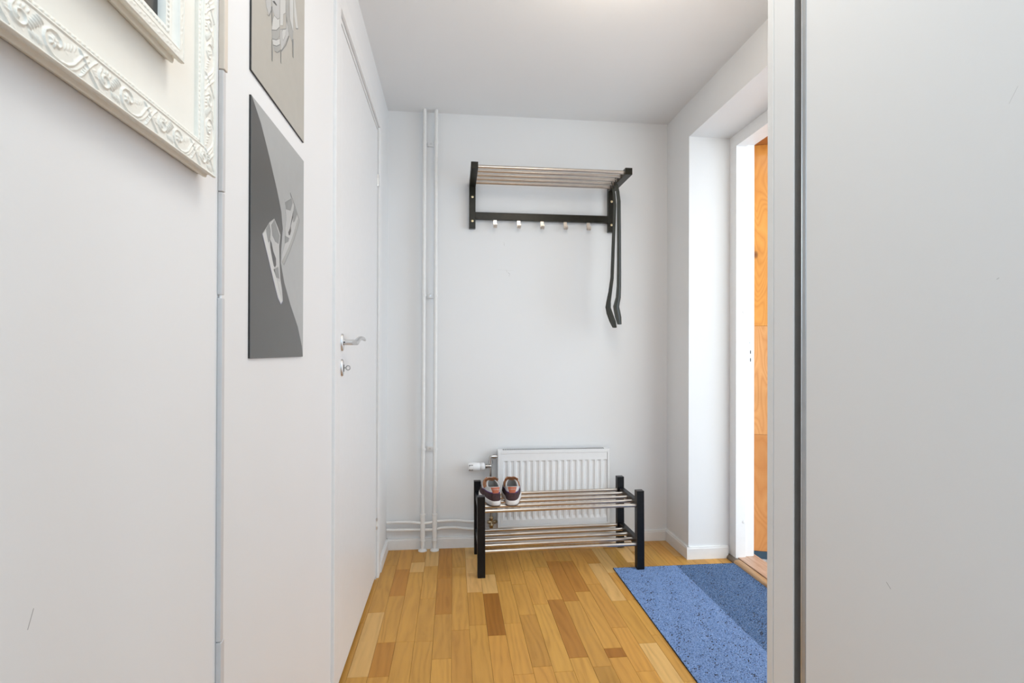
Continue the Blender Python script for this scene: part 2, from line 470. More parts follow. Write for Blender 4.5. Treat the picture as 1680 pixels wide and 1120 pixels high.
for c in range(-1, 26):
    xa, xb = X0 + c * PW, X0 + (c + 1) * PW
    if c == -1: xa = XL - 0.012
    if xa > 1.368: break
    xb = min(xb, 1.3738)
    ymax = YS1 if xa < XR - 0.01 else NY1
    ymin = YS0 if xa < XR - 0.01 else NY0
    if xa < XR < xb - 0.005: ymax = YS1
    done = sorted(fixed.get(c, []))
    cuts = []
    y = ymin + (-random.uniform(0, 0.3) if not done else 0)
    if done:
        y = done[0][0]
        back = []
        while y > ymin:
            l = random.uniform(0.30, 0.5); back.append((max(ymin, y - l), y, None)); y -= l
        cuts += [b for b in back if b[1] - b[0] > 0.02]
        cuts += done
        y = done[-1][1]
    else:
        y = ymin
    first = not done
    while y < ymax - 1e-4:
        l = random.choice((0.28, 0.34, 0.38, 0.43, 0.47)) if not first else random.uniform(0.08, 0.42)
        first = False
        e = min(ymax, y + l)
        if ymax - e < 0.05: e = ymax
        cuts.append((y, e, None)); y = e
    for a, e, t in cuts:
        e = min(e, ymax)
        if e - a < 0.015: continue
        if t is None: col = rnd_tone()
        else:
            k = random.uniform(0.96, 1.04); col = tuple(v * k for v in tones[t])
        stave(xa, xb, a, e, col)

# baseboards with a stepped cap
def baseboard(name, a, b, nrm, h=0.056):
    """a, b: ends on the wall line (x, y); nrm: direction off the wall"""
    prof = [(0, 0), (0.013, 0), (0.013, h - 0.009), (0.0105, h - 0.006), (0.0105, h - 0.002), (0.008, h), (0, h)]
    A, B, n = Vector((*a, 0)), Vector((*b, 0)), Vector((*nrm, 0))
    mm = MB().prism(prof, lambda p: A + n * p[0] + Vector((0, 0, p[1])), lambda p: B + n * p[0] + Vector((0, 0, p[1])))
    return tag(mm.build(name, 'trim'), kind='structure')
baseboard('baseboard_back', (XL, YB), (XR, YB), (0, -1), 0.058)
baseboard('baseboard_left', (XL, 2.5935), (XL, YB), (1, 0), 0.058)
baseboard('baseboard_right', (XR, NY1 - 0.012), (XR, YB), (-1, 0), 0.062)
baseboard('baseboard_niche', (XR - 0.0128, NY1), (1.383, NY1), (0, -1), 0.062)

# ---- left interior door
d1 = bpy.data.objects.new('door_1', None); COL.objects.link(d1); d1.location = (-0.37, 2.1, 0); d1['_o'] = (-0.37, 2.1, 0)
tag(d1, kind='structure')
box('leaf', 'door', d1, -0.387, -0.347, 1.680, 2.515, 0.016, 2.0465, 0.0015)
mm = MB().box(-0.44, -0.3455, DY0, 1.6775, 0, DZ).box(-0.44, -0.3455, 2.5175, DY1, 0, DZ).box(-0.44, -0.3455, 1.6775, 2.5175, 2.0495, DZ).box(-0.44, -0.389, 1.67, 2.53, 0, 2.06)
mm.build('jamb', 'trim', d1)
CF = -0.335
for nm, a in (('casing', (XL - 0.001, CF, 1.594, 1.657, 0.0, 2.0645)), ('casing', (XL - 0.001, CF, 2.530, 2.594, 0.0, 2.0645)), ('casing', (XL - 0.001, CF, 1.594, 2.594, 2.0645, 2.128))):
    MB().box(*a[:2], *a[2:4], *a[4:], 0.0018).build(nm, 'trim', d1)
for z in (1.815, 0.253):
    h = MB().cyl((-0.3445, 2.5165, z - 0.012), (-0.3445, 2.5165, z + 0.012), 0.0055, 12).build('hinge', 'pipe', d1)
    MB().cyl((-0.3445, 2.5165, z + 0.012), (-0.3445, 2.5165, z + 0.026), 0.0052, 12).cyl((-0.3445, 2.5165, z - 0.026), (-0.3445, 2.5165, z - 0.012), 0.0052, 12).build('knuckle', 'satin', h)
# handle: oval rose, neck, curved lever
def rose(z, nm, par):
    P = []
    for r, dx in ((1.0, 0.0), (1.0, 0.003), (0.94, 0.0055), (0.80, 0.007), (0.0001, 0.0075)):
        P.append([(-0.347 + dx, HY + 0.0165 * r * math.cos(t * math.pi / 16), z + 0.027 * r * math.sin(t * math.pi / 16)) for t in range(32)])
    return MB().grid(P, True, True).build(nm, 'satin', par)
HY = 1.738
hd = thing('handle', None, None, loc=(-0.347, HY, 1.066)); hd.parent = d1; hd.location = Vector((-0.347, HY, 1.066)) - d1.location
rose(1.066, 'rose', hd)
MB().tube([(-0.344, HY, 1.066), (-0.325, HY, 1.066), (-0.304, HY + 0.001, 1.066)], [0.0092, 0.0092, 0.0090], 16).build('neck', 'satin', hd)
MB().tube([(-0.3055, HY - 0.010, 1.0645), (-0.3035, HY + 0.006, 1.066), (-0.3015, HY + 0.022, 1.0715), (-0.299, HY + 0.042, 1.0780), (-0.296, HY + 0.062, 1.0805), (-0.2935, HY + 0.080, 1.0795), (-0.2915, HY + 0.096, 1.0765), (-0.2905, HY + 0.106, 1.074)], [0.0078, 0.0095, 0.0085, 0.0075, 0.0068, 0.0062, 0.005, 0.002], 14).build('lever', 'satin', hd)
MB().cyl((-0.3365, HY - 0.0098, 1.0662), (-0.3365, HY - 0.008, 1.0662), 0.0024, 10).build('set_screw', 'dark', hd)
esc = rose(0.987, 'escutcheon', d1)
MB().box(-0.3398, -0.3388, HY - 0.0025, HY + 0.0025, 0.974, 0.996).build('keyhole', 'dark', esc)
# key in the lock
k = thing('key', 'small steel key with round ring bow in white door lock', 'key', loc=(-0.341, HY, 0.987))
MB().tube([(-0.344, HY, 0.987), (-0.3325, HY, 0.9866)], 0.0022, 10).build('shaft', 'profile', k)
ring = [(-0.3265 + 0.0062 * math.cos(a * math.pi / 14), HY, 0.9864 + 0.0068 * math.sin(a * math.pi / 14)) for a in range(29)]
MB().tube(ring, 0.0016, 8, False).build('bow', 'profile', k)

# ---- entrance: frame in the niche, sill, stairwell
d2 = bpy.data.objects.new('door_2', None); COL.objects.link(d2); d2.location = (1.44, 2.58, 0); d2['_o'] = (1.44, 2.58, 0)
tag(d2, kind='structure')
FI = 2.549
for nm, mats, a in (
    ('frame_post', 'entry', (XF, 1.449, FI, NY1 + 0.06, 0.012, 2.064)),
    ('frame_post', 'entry', (1.4525, 1.498, FI + 0.011, NY1 + 0.06, 0.012, 2.076)),
    ('frame_post', 'entry', (XF, 1.449, NY0 - 0.06, NY0 + 0.061, 0.012, 2.064)),
    ('frame_post', 'entry', (1.4525, 1.498, NY0 - 0.06, NY0 + 0.050, 0.012, 2.076)),
    ('frame_head', 'entry', (XF, 1.449, NY0 - 0.06, NY1 + 0.06, 2.064, 2.20)),
    ('frame_head', 'entry', (1.4525, 1.498, NY0 - 0.06, NY1 + 0.06, 2.076, 2.20))):
    MB().box(*a, 0.0012).build(nm, mats, d2)
box('seal', 'profile', d2, 1.4485, 1.453, FI + 0.010, NY1 + 0.05, 0.012, 2.08)
for z, nm in ((1.040, 'strike_plate'), (1.001, 'strike_plate')):
    sp = box(nm, 'satin', d2, 1.4685, 1.4815, FI + 0.0098, FI + 0.013, z - 0.0155, z + 0.0155)
    box('slot', 'dark', sp, 1.475, 1.4805, FI + 0.0093, FI + 0.0099, z - 0.010, z + 0.008)
MB().cyl((1.4745, FI + 0.009, 1.0855), (1.4745, FI + 0.013, 1.0855), 0.003, 10).build('screw_hole', 'profile', d2)
for z in (1.793, 1.239, 0.196):
    MB().prof((1.4375, FI + 0.0005, z), (0, -1, 0), [(0, 0.0085), (0.001, 0.0085), (0.0018, 0.007), (0.0018, 0.0001)], 18).build('cap', 'trim', d2)
st = bpy.data.objects.new('trim_1', None); COL.objects.link(st); st.location = (1.44, 2.1, 0); st['_o'] = (1.44, 2.1, 0); tag(st, kind='structure')
prof = [(1.374, 0.0), (1.374, 0.006), (1.377, 0.0125), (1.383, 0.0165), (1.391, 0.018), (1.402, 0.018), (1.4065, 0.0165), (1.4065, 0.0)]
MB().prism(prof, lambda p: (p[0], NY0, p[1]), lambda p: (p[0], 2.528, p[1])).build('nosing', 'sill_strip', st)
MB().prism(prof, lambda p: (p[0], 2.528, p[1]), lambda p: (p[0], NY1, p[1])).build('nosing', 'sill_dark', st)
box('sill_board', 'sill', st, 1.4095, 1.515, NY0 - 0.03, NY1 + 0.03, -0.02, 0.0205, 0.001)
box('threshold_gap', 'dark', st, 1.402, 1.412, NY0, NY1, -0.02, 0.006)
tag(box('floor_stairwell', 'terrazzo', None, 1.515, 3.6, 0.3, 3.1, -0.06, -0.004), kind='structure')
# splayed pine-clad stairwell wall
wp = bpy.data.objects.new('wall_stairwell', None); COL.objects.link(wp); wp.location = (1.505, 2.60, 0); tag(wp, kind='structure')
wp.rotation_euler = (0, 0, math.radians(-20))
def wpart(nm, mat, x0, x1, y0, y1, z0, z1, col=None):
    o = MB().box(x0, x1, y0, y1, z0, z1, 0.0008).build(nm, mat)
    o.parent = wp
    if col: o.color = (*col, 1)
    return o
wpart('panel', 'pine', 0.0, 1.5, 0.0, 0.02, 0.034, 0.6215, (0.92, 0.86, 0.80))
wpart('panel', 'pine', 0.0, 1.5, 0.0, 0.02, 0.6225, 1.1705, (1.0, 1.0, 1.0))  # middle panel tinted lighter to stand in for a gloss reflection
wpart('panel', 'pine', 0.0, 1.5, 0.0, 0.02, 1.1715, 2.088, (1.03, 0.92, 0.50))
wpart('skirting', 'blue_skirt', 0.0, 1.5, -0.003, 0.02, -0.01, 0.033)
wpart('backing_wall', 'trim', 0.0, 1.5, 0.021, 0.1, -0.01, 2.3)
wpart('soffit', 'pine', 0.0, 1.5, -0.16, 0.02, 2.0885, 2.11, (0.55, 0.42, 0.3))

# ------------------------------------------------------------------ wardrobe with sliding door (right)
wd = thing('wardrobe', 'tall white built-in wardrobe with sliding door at the right', 'wardrobe', loc=(0.88, 0.3, 0))
XW = 0.585
box('side_panel', 'stile', wd, XW, XR - 0.003, 0.9375, 0.9555, 0.001, ZC - 0.004, 0.0008)
box('stile', 'laminate', wd, XW + 0.0006, XW + 0.10, 0.8780, 0.9365, 0.03, ZC - 0.004, 0.0012)
box('recess_shade', 'seal', wd, XW + 0.0025, XW + 0.098, 0.8765, 0.8779, 0.03, ZC - 0.06)  # dark strip standing in for shade on the stile's recessed side
box('plinth', 'stile', wd, XW + 0.006, XW + 0.08, -0.9, 0.9365, 0.001, 0.029)
box('top_rail', 'profile', wd, XW + 0.004, XW + 0.08, -0.9, 0.877, ZC - 0.05, ZC - 0.004)
box('gap_shade_panel', 'dark', wd, XW + 0.12, XW + 0.13, -0.9, 0.93, 0.03, ZC - 0.06)  # black sheet standing in for the dark inside the door gap
dr = box('sliding_door', 'laminate', wd, XW, XW + 0.02, -0.05, 0.8430, 0.032, ZC - 0.06)
MB().box(XW - 0.001, XW + 0.0225, 0.8436, 0.8530, 0.032, ZC - 0.06, 0.0012).build('edge_profile', 'profile', dr)
MB().box(XW - 0.0014, XW + 0.0225, 0.8530, 0.8552, 0.032, ZC - 0.06, 0.0006).build('edge_lip', 'satin', dr)
dr2 = box('sliding_door', 'laminate', wd, XW + 0.03, XW + 0.05, -0.9, -0.02, 0.032, ZC - 0.06)

# ------------------------------------------------------------------ rug by the entrance
rg = thing('doormat_runner', 'blue two-tone felt runner on the floor beside the entrance sill', 'rug', loc=(1.07, 1.8, 0))
def rug_strip(name, mat, xa, xb, ya, yb, seed):
    rng = np.random.default_rng(seed)
    st_ = 0.0035
    nx, ny = int((xb - xa) / st_), int((yb - ya) / st_)
    xs = np.linspace(xa, xb, nx + 1); ys = np.linspace(ya, yb, ny + 1)
    X, Y = np.meshgrid(xs, ys)
    Z = 0.0052 + rng.normal(0, 0.0009, X.shape) + 0.0004 * np.sin(X * 60 + Y * 23) * np.sin(Y * 41)
    X = X + rng.normal(0, 0.0006, X.shape); Y = Y + rng.normal(0, 0.0006, Y.shape)
    Z[0, :] = Z[-1, :] = 0.004
    pts = np.stack([X, Y, Z], -1)
    mm = MB()
    C_ = nx + 1
    mm.v = [tuple(p) for p in pts.reshape(-1, 3).tolist()]
    mm.f = [(i * C_ + j, i * C_ + j + 1, (i + 1) * C_ + j + 1, (i + 1) * C_ + j) for i in range(ny) for j in range(nx)]
    mm.sm = [False] * len(mm.f)
    return mm.build(name, mat, rg, fixn=False)
RX0, RX1, RX2, RY0, RY1 = 0.7655, 1.0785, 1.373, 1.02, 2.5255
rug_strip('light_stripe', 'rug_light', RX0, RX1, RY0, RY1, 1)
rug_strip('dark_stripe', 'rug_dark', RX1, RX2, RY0, RY1 - 0.001, 2)
box('backing', 'rug_edge', rg, RX0 - 0.001, RX2 + 0.0005, RY0 - 0.001, RY1 + 0.001, 0.0004, 0.0042)

# ------------------------------------------------------------------ heating pipes on the back wall
def arc_path(pts, r=0.012, n=5):
    """polyline with rounded corners"""
    P = [Vector(p) for p in pts]
    out = [P[0]]
    for i in range(1, len(P) - 1):
        a = (P[i - 1] - P[i]); b = (P[i + 1] - P[i])
        rr = min(r, a.length * 0.45, b.length * 0.45)
        p0 = P[i] + a.normalized() * rr; p1 = P[i] + b.normalized() * rr
        for t in range(n + 1):
            t /= n
            out.append((1 - t) ** 2 * p0 + 2 * t * (1 - t) * P[i] + t * t * p1)
    return out + [P[-1]]
PY = 2.852
for (x, xb, lab, zz, zend, bend) in ((-0.1515, -0.1545, 'white riser pipe on the back wall nearer the left door', 0.108, 0.102, -1), (-0.0915, -0.0925, 'white riser pipe on the back wall nearer the coat rack', 0.147, 0.141, 1)):
    p = thing('heating_pipe', lab, 'pipe', 'pair of white heating risers', loc=(x, PY, 0))
    MB().tube([(xb, PY, 0.0), (xb, PY, 0.2), (x, PY, ZC)], 0.0098, 16).build('riser', 'pipe', p)
    MB().tube([(xb, PY, 0.052), (xb, PY, 0.056)], 0.0145, 16).build('collar', 'pipe', p)
    MB().tube([(xb, PY, 0.056), (xb, PY, 0.186)], 0.0122, 16).build('sleeve', 'pipe', p)
    MB().tube([(xb, PY, 0.186), (xb, PY, 0.192)], 0.0150, 16).build('collar', 'pipe', p)
    MB().prof((xb, PY, 0.0005), (0, 0, 1), [(0, 0.0230), (0.004, 0.0225), (0.008, 0.018), (0.011, 0.0125), (0.011, 0.009)], 24).build('floor_rosette', 'pipe', p)
    yy = PY + 0.010
    if bend < 0:      # lower branch: bows slightly in front past the second riser, then on to the radiator
        pts = [(XL + 0.004, yy, zz + 0.001), (-0.19, yy, zz), (-0.155, yy - 0.006, zz), (-0.09, yy - 0.004, zz - 0.002), (-0.055, yy + 0.004, zz + 0.004), (0.02, yy + 0.004, zz + 0.004), (0.08, yy + 0.003, zend - 0.001), (0.203, yy - 0.005, zend - 0.001), (0.203, yy - 0.012, 0.118)]
    else:
        pts = [(XL + 0.004, yy, zz + 0.002), (-0.22, yy, zz + 0.002), (-0.165, yy - 0.012, zz - 0.003), (-0.13, yy - 0.012, zz - 0.003), (-0.09, yy - 0.004, zz + 0.002), (0.02, yy + 0.003, zz + 0.003), (0.08, yy + 0.002, zend), (0.178, yy + 0.002, zend)]
    MB().tube(arc_path(pts, 0.03), 0.0072, 14).build('branch', 'pipe', p)
for z, wh in ((2.129, 'topmost clip near the ceiling holding two white pipes'), (1.329, 'middle clip holding two white pipes beside the door'), (0.527, 'lowest clip holding two white pipes above the branches')):
    c = thing('pipe_clip', wh, 'pipe clip', 'clips on the riser pipes', loc=(-0.12, YB, z))
    box('plate', 'trim', c, -0.137, -0.104, YB - 0.014, YB, z - 0.0125, z + 0.0125, 0.001)
    for xc in (-0.1515, -0.0915):
        MB().tube([(xc, PY, z - 0.0065), (xc, PY, z + 0.0065)], 0.0112, 16).build('ring', 'pipe', c)
        box('stem', 'pipe', c, xc - 0.003, xc + 0.003, PY, YB, z - 0.004, z + 0.004)
    MB().cyl((-0.1195, YB - 0.0155, z), (-0.1195, YB - 0.013, z), 0.0045, 12).build('screw', 'satin', c)

# ------------------------------------------------------------------ radiator
ra = thing('radiator', 'white ribbed panel radiator low on the back wall behind the shoe rack', 'radiator', loc=(0.535, 2.85, 0.116))
RX0_, RX1_, RZ0, RZ1, RF, RBk = 0.235, 0.838, 0.116, 0.516, 2.822, 2.874
def rad_height(x, z):
    """front relief: pressed vertical channels with sloped ends (metres, + is towards the room)"""
    pitch = 0.0333
    x0 = RX0_ + 0.026
    n = 17
    u = (x - x0) / pitch
    i = math.floor(u)
    if i < 0 or i >= n: return 0.0
    f = u - i
    a = min(max((f - 0.10) / 0.16, 0), 1); b = min(max((0.80 - f) / 0.16, 0), 1)
    e0 = min(max((z - (RZ0 + 0.038)) / 0.016, 0), 1); e1 = min(max(((RZ1 - 0.052) - z) / 0.007, 0), 1)
    t = min(a, b, e0, e1)
    return -0.0075 * t
xs = [RX0_ + 0.016 + 0.00333 * i for i in range(int((RX1_ - RX0_ - 0.032) / 0.00333) + 1)]
zs = sorted(set([RZ0 + 0.014, RZ0 + 0.03, RZ0 + 0.038, RZ0 + 0.044, RZ0 + 0.050, RZ0 + 0.055, RZ0 + 0.2, RZ0 + 0.3, RZ1 - 0.06, RZ1 - 0.0585, RZ1 - 0.052, RZ1 - 0.03, RZ1 - 0.014]))
mm = MB()
mm.grid([[(x, RF - rad_height(x, z), z) for x in xs] for z in zs], False)
mm.build('front_panel', 'radiator', ra)
MB().box(RX0_ + 0.004, RX1_ - 0.004, RF + 0.009, RBk - 0.004, RZ0 + 0.004, RZ1 - 0.006).build('core', 'radiator', ra)
fr = MB()
for a in ((RX0_ + 0.003, RX0_ + 0.0155, RZ0, RZ1), (RX1_ - 0.0155, RX1_ - 0.003, RZ0, RZ1), (RX0_ + 0.0155, RX1_ - 0.0155, RZ0, RZ0 + 0.0135), (RX0_ + 0.0155, RX1_ - 0.0155, RZ1 - 0.0135, RZ1 - 0.001)):
    fr.box(a[0], a[1], RF - 0.0005, RF + 0.012, a[2], a[3], 0.001)
fr.build('front_rim', 'radiator', ra)
for xa in (RX0_, RX1_ - 0.0028):
    box('side_cover', 'radiator', ra, xa, xa + 0.0028, RF - 0.0015, RBk, RZ0 - 0.001, RZ1 + 0.004, 0.0008)
gr = box('top_grille', 'radiator', ra, RX0_ + 0.003, RX1_ - 0.003, RF + 0.001, RBk - 0.002, RZ1 - 0.0005, RZ1 + 0.0035)
mm = MB()
x = RX0_ + 0.028
while x < RX1_ - 0.03:
    mm.box(x, x + 0.0052, RF + 0.012, RBk - 0.012, RZ1 + 0.0034, RZ1 + 0.0042)
    x += 0.0098
tag(mm.build('slots', 'slot', gr), kind='stuff')
for x in (0.345, 0.705):
    box('bracket', 'dark', ra, x - 0.006, x, RF + 0.02, RBk + 0.013, RZ0 - 0.006, RZ0 + 0.004)
    box('bracket_clip', 'radiator', ra, x, x + 0.018, RF + 0.004, RF + 0.02, RZ0 - 0.007, RZ0)
    box('wall_bracket', 'radiator', ra, x - 0.015, x + 0.015, RBk - 0.006, YB, RZ0 + 0.03, RZ1 - 0.05)
# thermostat, elbow, valves
VY = 2.850
tv = MB().tube([(0.1985, VY, 0.424), (0.1985, VY, 0.447)], 0.0085, 16).tube([(0.1985, VY, 0.447), (0.1985, VY, 0.462)], 0.0118, 8).tube(arc_path([(0.1985, VY, 0.460), (0.1985, VY, 0.484), (0.216, VY, 0.484)], 0.016), 0.0092, 16).build('valve_body', 'chrome', ra)
MB().tube([(0.211, VY, 0.484), (0.226, VY, 0.484)], 0.0128, 6).build('union_nut', 'chrome', tv)
MB().tube([(0.224, VY, 0.484), (0.238, VY, 0.484)], 0.008, 14).build('tailpiece', 'chrome', tv)
MB().tube([(0.199, VY, 0.434), (0.186, VY - 0.002, 0.434), (0.170, VY - 0.004, 0.434)], [0.0105, 0.0085, 0.0085], 14).build('branch', 'chrome', tv)
MB().tube([(0.1705, VY - 0.004, 0.434), (0.1805, VY - 0.003, 0.434)], 0.0112, 8).build('ring_nut', 'chrome', tv)
hp = (0.165, VY - 0.004, 0.434)
th = MB().prof(hp, (-1, -0.03, -0.02), [(-0.003, 0.012), (0.0, 0.0175), (0.003, 0.0195), (0.022, 0.0205), (0.0225, 0.0190), (0.024, 0.0190), (0.0245, 0.0205), (0.060, 0.0225), (0.075, 0.0222), (0.082, 0.020), (0.086, 0.014), (0.0865, 0.0001)], 28).build('thermostat_head', 'radiator', ra)
MB().tube([(0.164, VY - 0.004, 0.434), (0.167, VY - 0.004, 0.434)], 0.0125, 16).build('collar', 'slot', th)
for a in (-0.55, 0.55):
    for q in range(3):
        x = 0.085 + q * 0.0075
        zz = 0.4322 + 0.0222 * math.sin(a); yy = VY - 0.0065 - 0.0222 * math.cos(a)
        MB().box(x, x + 0.004, yy - 0.0006, yy + 0.003, zz - 0.003, zz + 0.003).build('slot', 'slot', th)
MB().tube([(0.1985, VY, 0.426), (0.1985, VY, 0.30), (0.203, VY, 0.165)], 0.0058, 14).build('feed_pipe', 'chrome', ra)
lv = MB().prof((0.203, VY, 0.100), (0, 0, 1), [(0, 0.009), (0.016, 0.0095), (0.018, 0.012), (0.030, 0.012), (0.032, 0.0085), (0.054, 0.0085), (0.056, 0.0112), (0.068, 0.0105), (0.070, 0.007)], 16).build('lower_valve', 'brass', ra)
MB().prof((0.182, VY - 0.003, 0.141), (1, 0, 0), [(0, 0.006), (0.003, 0.0095), (0.010, 0.0095), (0.012, 0.0065), (0.034, 0.0065), (0.036, 0.0105), (0.046, 0.0105), (0.047, 0.007), (0.056, 0.007)], 8).build('cross_fitting', 'brass', lv)

# ------------------------------------------------------------------ shoe rack
sr = thing('shoe_rack', 'black wooden shoe rack with ten steel rods before the radiator', 'shoe rack', loc=(0.115, 2.48, 0))
RW, RD, LG, HT = 0.793, 0.329, 0.0355, 0.372
def rbox(nm, mat, a, bev=0.0012):
    o = MB().box(*a, bev).build(nm, mat); o.parent = sr; return o
for x in (0, RW - LG):
    for y in (0, RD - LG):
        rbox('leg', 'blackwood2', (x, x + LG, y, y + LG, 0, HT))
    for zt in (0.318, 0.133):
        rbox('side_rail', 'blackwood2', (x + 0.007, x + LG - 0.004, LG - 0.001, RD - LG + 0.001, zt - 0.036, zt))
for zc in (0.301, 0.1155):
    for i in range(5):
        y = LG / 2 + 0.0005 + i * (RD - LG - 0.001) / 4
        xa, xb = (0.012, RW - 0.012)
        o = MB().cyl((xa + 0.004, y, zc), (xb - 0.004, y, zc), 0.0084, 18).build('rod', 'steel'); o.parent = sr
sr.rotation_euler = (0, math.radians(-0.38), math.radians(0.75))

# ------------------------------------------------------------------ hat rack
hr = thing('hat_rack', 'black wall-mounted hat rack with five steel rods and hooks', 'coat rack', loc=(0.48, YB, 1.69))
AX = ((0.0820, 0.1150), (0.8360, 0.8700))
AF, AZ0, AZ1, PZ0 = 2.568, 1.9065, 1.9395, 1.6885
for xa, xb in AX:
    box('post', 'blackwood', hr, xa, xb, YB - 0.030, YB, PZ0, AZ1 - 0.002, 0.0012)
    box('arm', 'blackwood', hr, xa - 0.0005, xb + 0.0005, AF, YB - 0.028, AZ0, AZ1, 0.0012)
    for z in (1.8535, 1.7260):
        MB().prof(((xa + xb) / 2, YB - 0.0300, z), (0, -1, 0), [(0, 0.0068), (0.0008, 0.0066), (0.0016, 0.0045), (0.0016, 0.0001)], 16).build('screw', 'screw', hr)
box('rail', 'blackwood', hr, 0.1145, 0.8365, YB - 0.031, YB - 0.009, 1.7365, 1.7745, 0.0012)
for i in range(5):
    y = 2.592 + i * 0.0605
    MB().cyl((0.108, y, 1.9235), (0.843, y, 1.9235), 0.0092, 18).build('rod', 'steel', hr)
for i in range(5):
    x = 0.219 + i * 0.1265
    y0 = YB - 0.022
    path = [(y0, 1.737), (y0, 1.712), (y0 - 0.002, 1.701), (y0 - 0.010, 1.694), (y0 - 0.019, 1.694), (y0 - 0.026, 1.699), (y0 - 0.028, 1.706), (y0 - 0.028, 1.711)]
    hw = 0.0088
    mm = MB()
    P0 = []
    for q, (y, z) in enumerate(path):
        a = path[max(0, q - 1)]; b = path[min(len(path) - 1, q + 1)]
        t = Vector((b[0] - a[0], b[1] - a[1])).normalized(); nn = Vector((t.y, -t.x)) * 0.002
        P0.append([(x - hw, y + nn.x, z + nn.y), (x + hw, y + nn.x, z + nn.y), (x + hw, y - nn.x, z - nn.y), (x - hw, y - nn.x, z - nn.y)])
    mm.grid(P0, False, True)
    mm.add(P0[-1], [(0, 1, 2, 3)]); mm.add(P0[0], [(3, 2, 1, 0)])
    mm.build('hook', 'steel', hr)

# ------------------------------------------------------------------ two long shoehorns hanging from the rack
def shoehorn(label, path, wid, yc, tilt, hook_y):
    s_ = thing('shoehorn', label, 'shoehorn', 'pair of shoehorns on the hat rack', loc=(path[0][0], yc, path[-1][1]))
    P = []
    for i, (x, z) in enumerate(path):
        a = path[max(0, i - 1)]; b = path[min(len(path) - 1, i + 1)]
        t = Vector((b[0] - a[0], 0, b[1] - a[1])).normalized()
        nrm = Vector((-t.z, 0, t.x))
        if nrm.x < 0: nrm = -nrm
        w = Vector((math.sin(tilt), math.cos(tilt), 0))
        n2 = (nrm - w * nrm.dot(w)).normalized()
        c = Vector((x, yc, z))
        row = []
        th = 0.0022
        for k_ in range(7):
            u = -1 + 2 * k_ / 6
            row.append(c + w * u * wid[i] + n2 * (0.16 * wid[i] * (u * u - 0.5) + th))
        for k_ in range(6, -1, -1):
            u = -1 + 2 * k_ / 6
            row.append(c + w * u * wid[i] + n2 * (0.16 * wid[i] * (u * u - 0.5) - th))
        P.append(row)
    mm = MB().grid(P, True, True)
    mm.add(P[0], [tuple(range(14))]); mm.add(P[-1], [tuple(range(14))])
    mm.build('blade', 'shoehorn', s_)
    x, z = path[0]
    r = 0.0125
    cx, cz = x + 0.0, 1.9235
    loop = [(x, yc, z - 0.01), (x, yc + 0.004, z + 0.004)] + [(x, hook_y + r * math.cos(a), cz + r * math.sin(a)) for a in [(-0.2 + q * 0.35) for q in range(10)]]
    MB().tube(loop, 0.0024, 8).build('hook', 'shoehorn', s_)
    return s_
shoehorn('black shoehorn on the rack with straight upper blade, nearer the corner', [(0.8265, 1.897), (0.8330, 1.86), (0.8390, 1.811), (0.8408, 1.65), (0.8412, 1.45), (0.8405, 1.373), (0.8374, 1.3164), (0.8310, 1.290), (0.8262, 1.2690), (0.8300, 1.248), (0.8365, 1.215), (0.8440, 1.1788)], [0.010, 0.012, 0.013, 0.014, 0.015, 0.016, 0.018, 0.020, 0.022, 0.024, 0.024, 0.015], 2.690, 0.95, 2.6950)
shoehorn('black shoehorn on the rack bowed away, nearer the hooks', [(0.8250, 1.890), (0.8300, 1.86), (0.8340, 1.8035), (0.8265, 1.5975), (0.8205, 1.4234), (0.8109, 1.3505), (0.8020, 1.300), (0.7990, 1.2682), (0.8080, 1.235), (0.8230, 1.195), (0.8345, 1.1643)], [0.010, 0.011, 0.012, 0.0125, 0.013, 0.014, 0.018, 0.023, 0.028, 0.028, 0.018], 2.742, 0.85, 2.7500)

# ------------------------------------------------------------------ carved picture frames on the left wall
def seg_ridge(Sg, Tg, pts, r, h):
    """smooth ridge of half width r and height h along a polyline (arrays in mm)"""
    out = np.zeros_like(Sg)
    rr = r if isinstance(r, (list, tuple)) else [r] * len(pts)
    for i in range(len(pts) - 1):
        (ax, ay), (bx, by) = pts[i], pts[i + 1]
        dx, dy = bx - ax, by - ay
        L2 = dx * dx + dy * dy + 1e-9
        t = np.clip(((Sg - ax) * dx + (Tg - ay) * dy) / L2, 0, 1)
        d = np.hypot(Sg - ax - t * dx, Tg - ay - t * dy)
        w = rr[i] + (rr[i + 1] - rr[i]) * t
        out = np.maximum(out, np.clip(1 - (d / w) ** 2, 0, 1))
    return out * h
def spiral(cx, cy, r0, r1, a0, turns, n=34, sx=1.25):
    return [(cx + sx * (r0 + (r1 - r0) * q / n) * math.cos(a0 + turns * 2 * math.pi * q / n), cy + (r0 + (r1 - r0) * q / n) * math.sin(a0 + turns * 2 * math.pi * q / n)) for q in range(n + 1)]
CP, CT = 100.0, 28.0
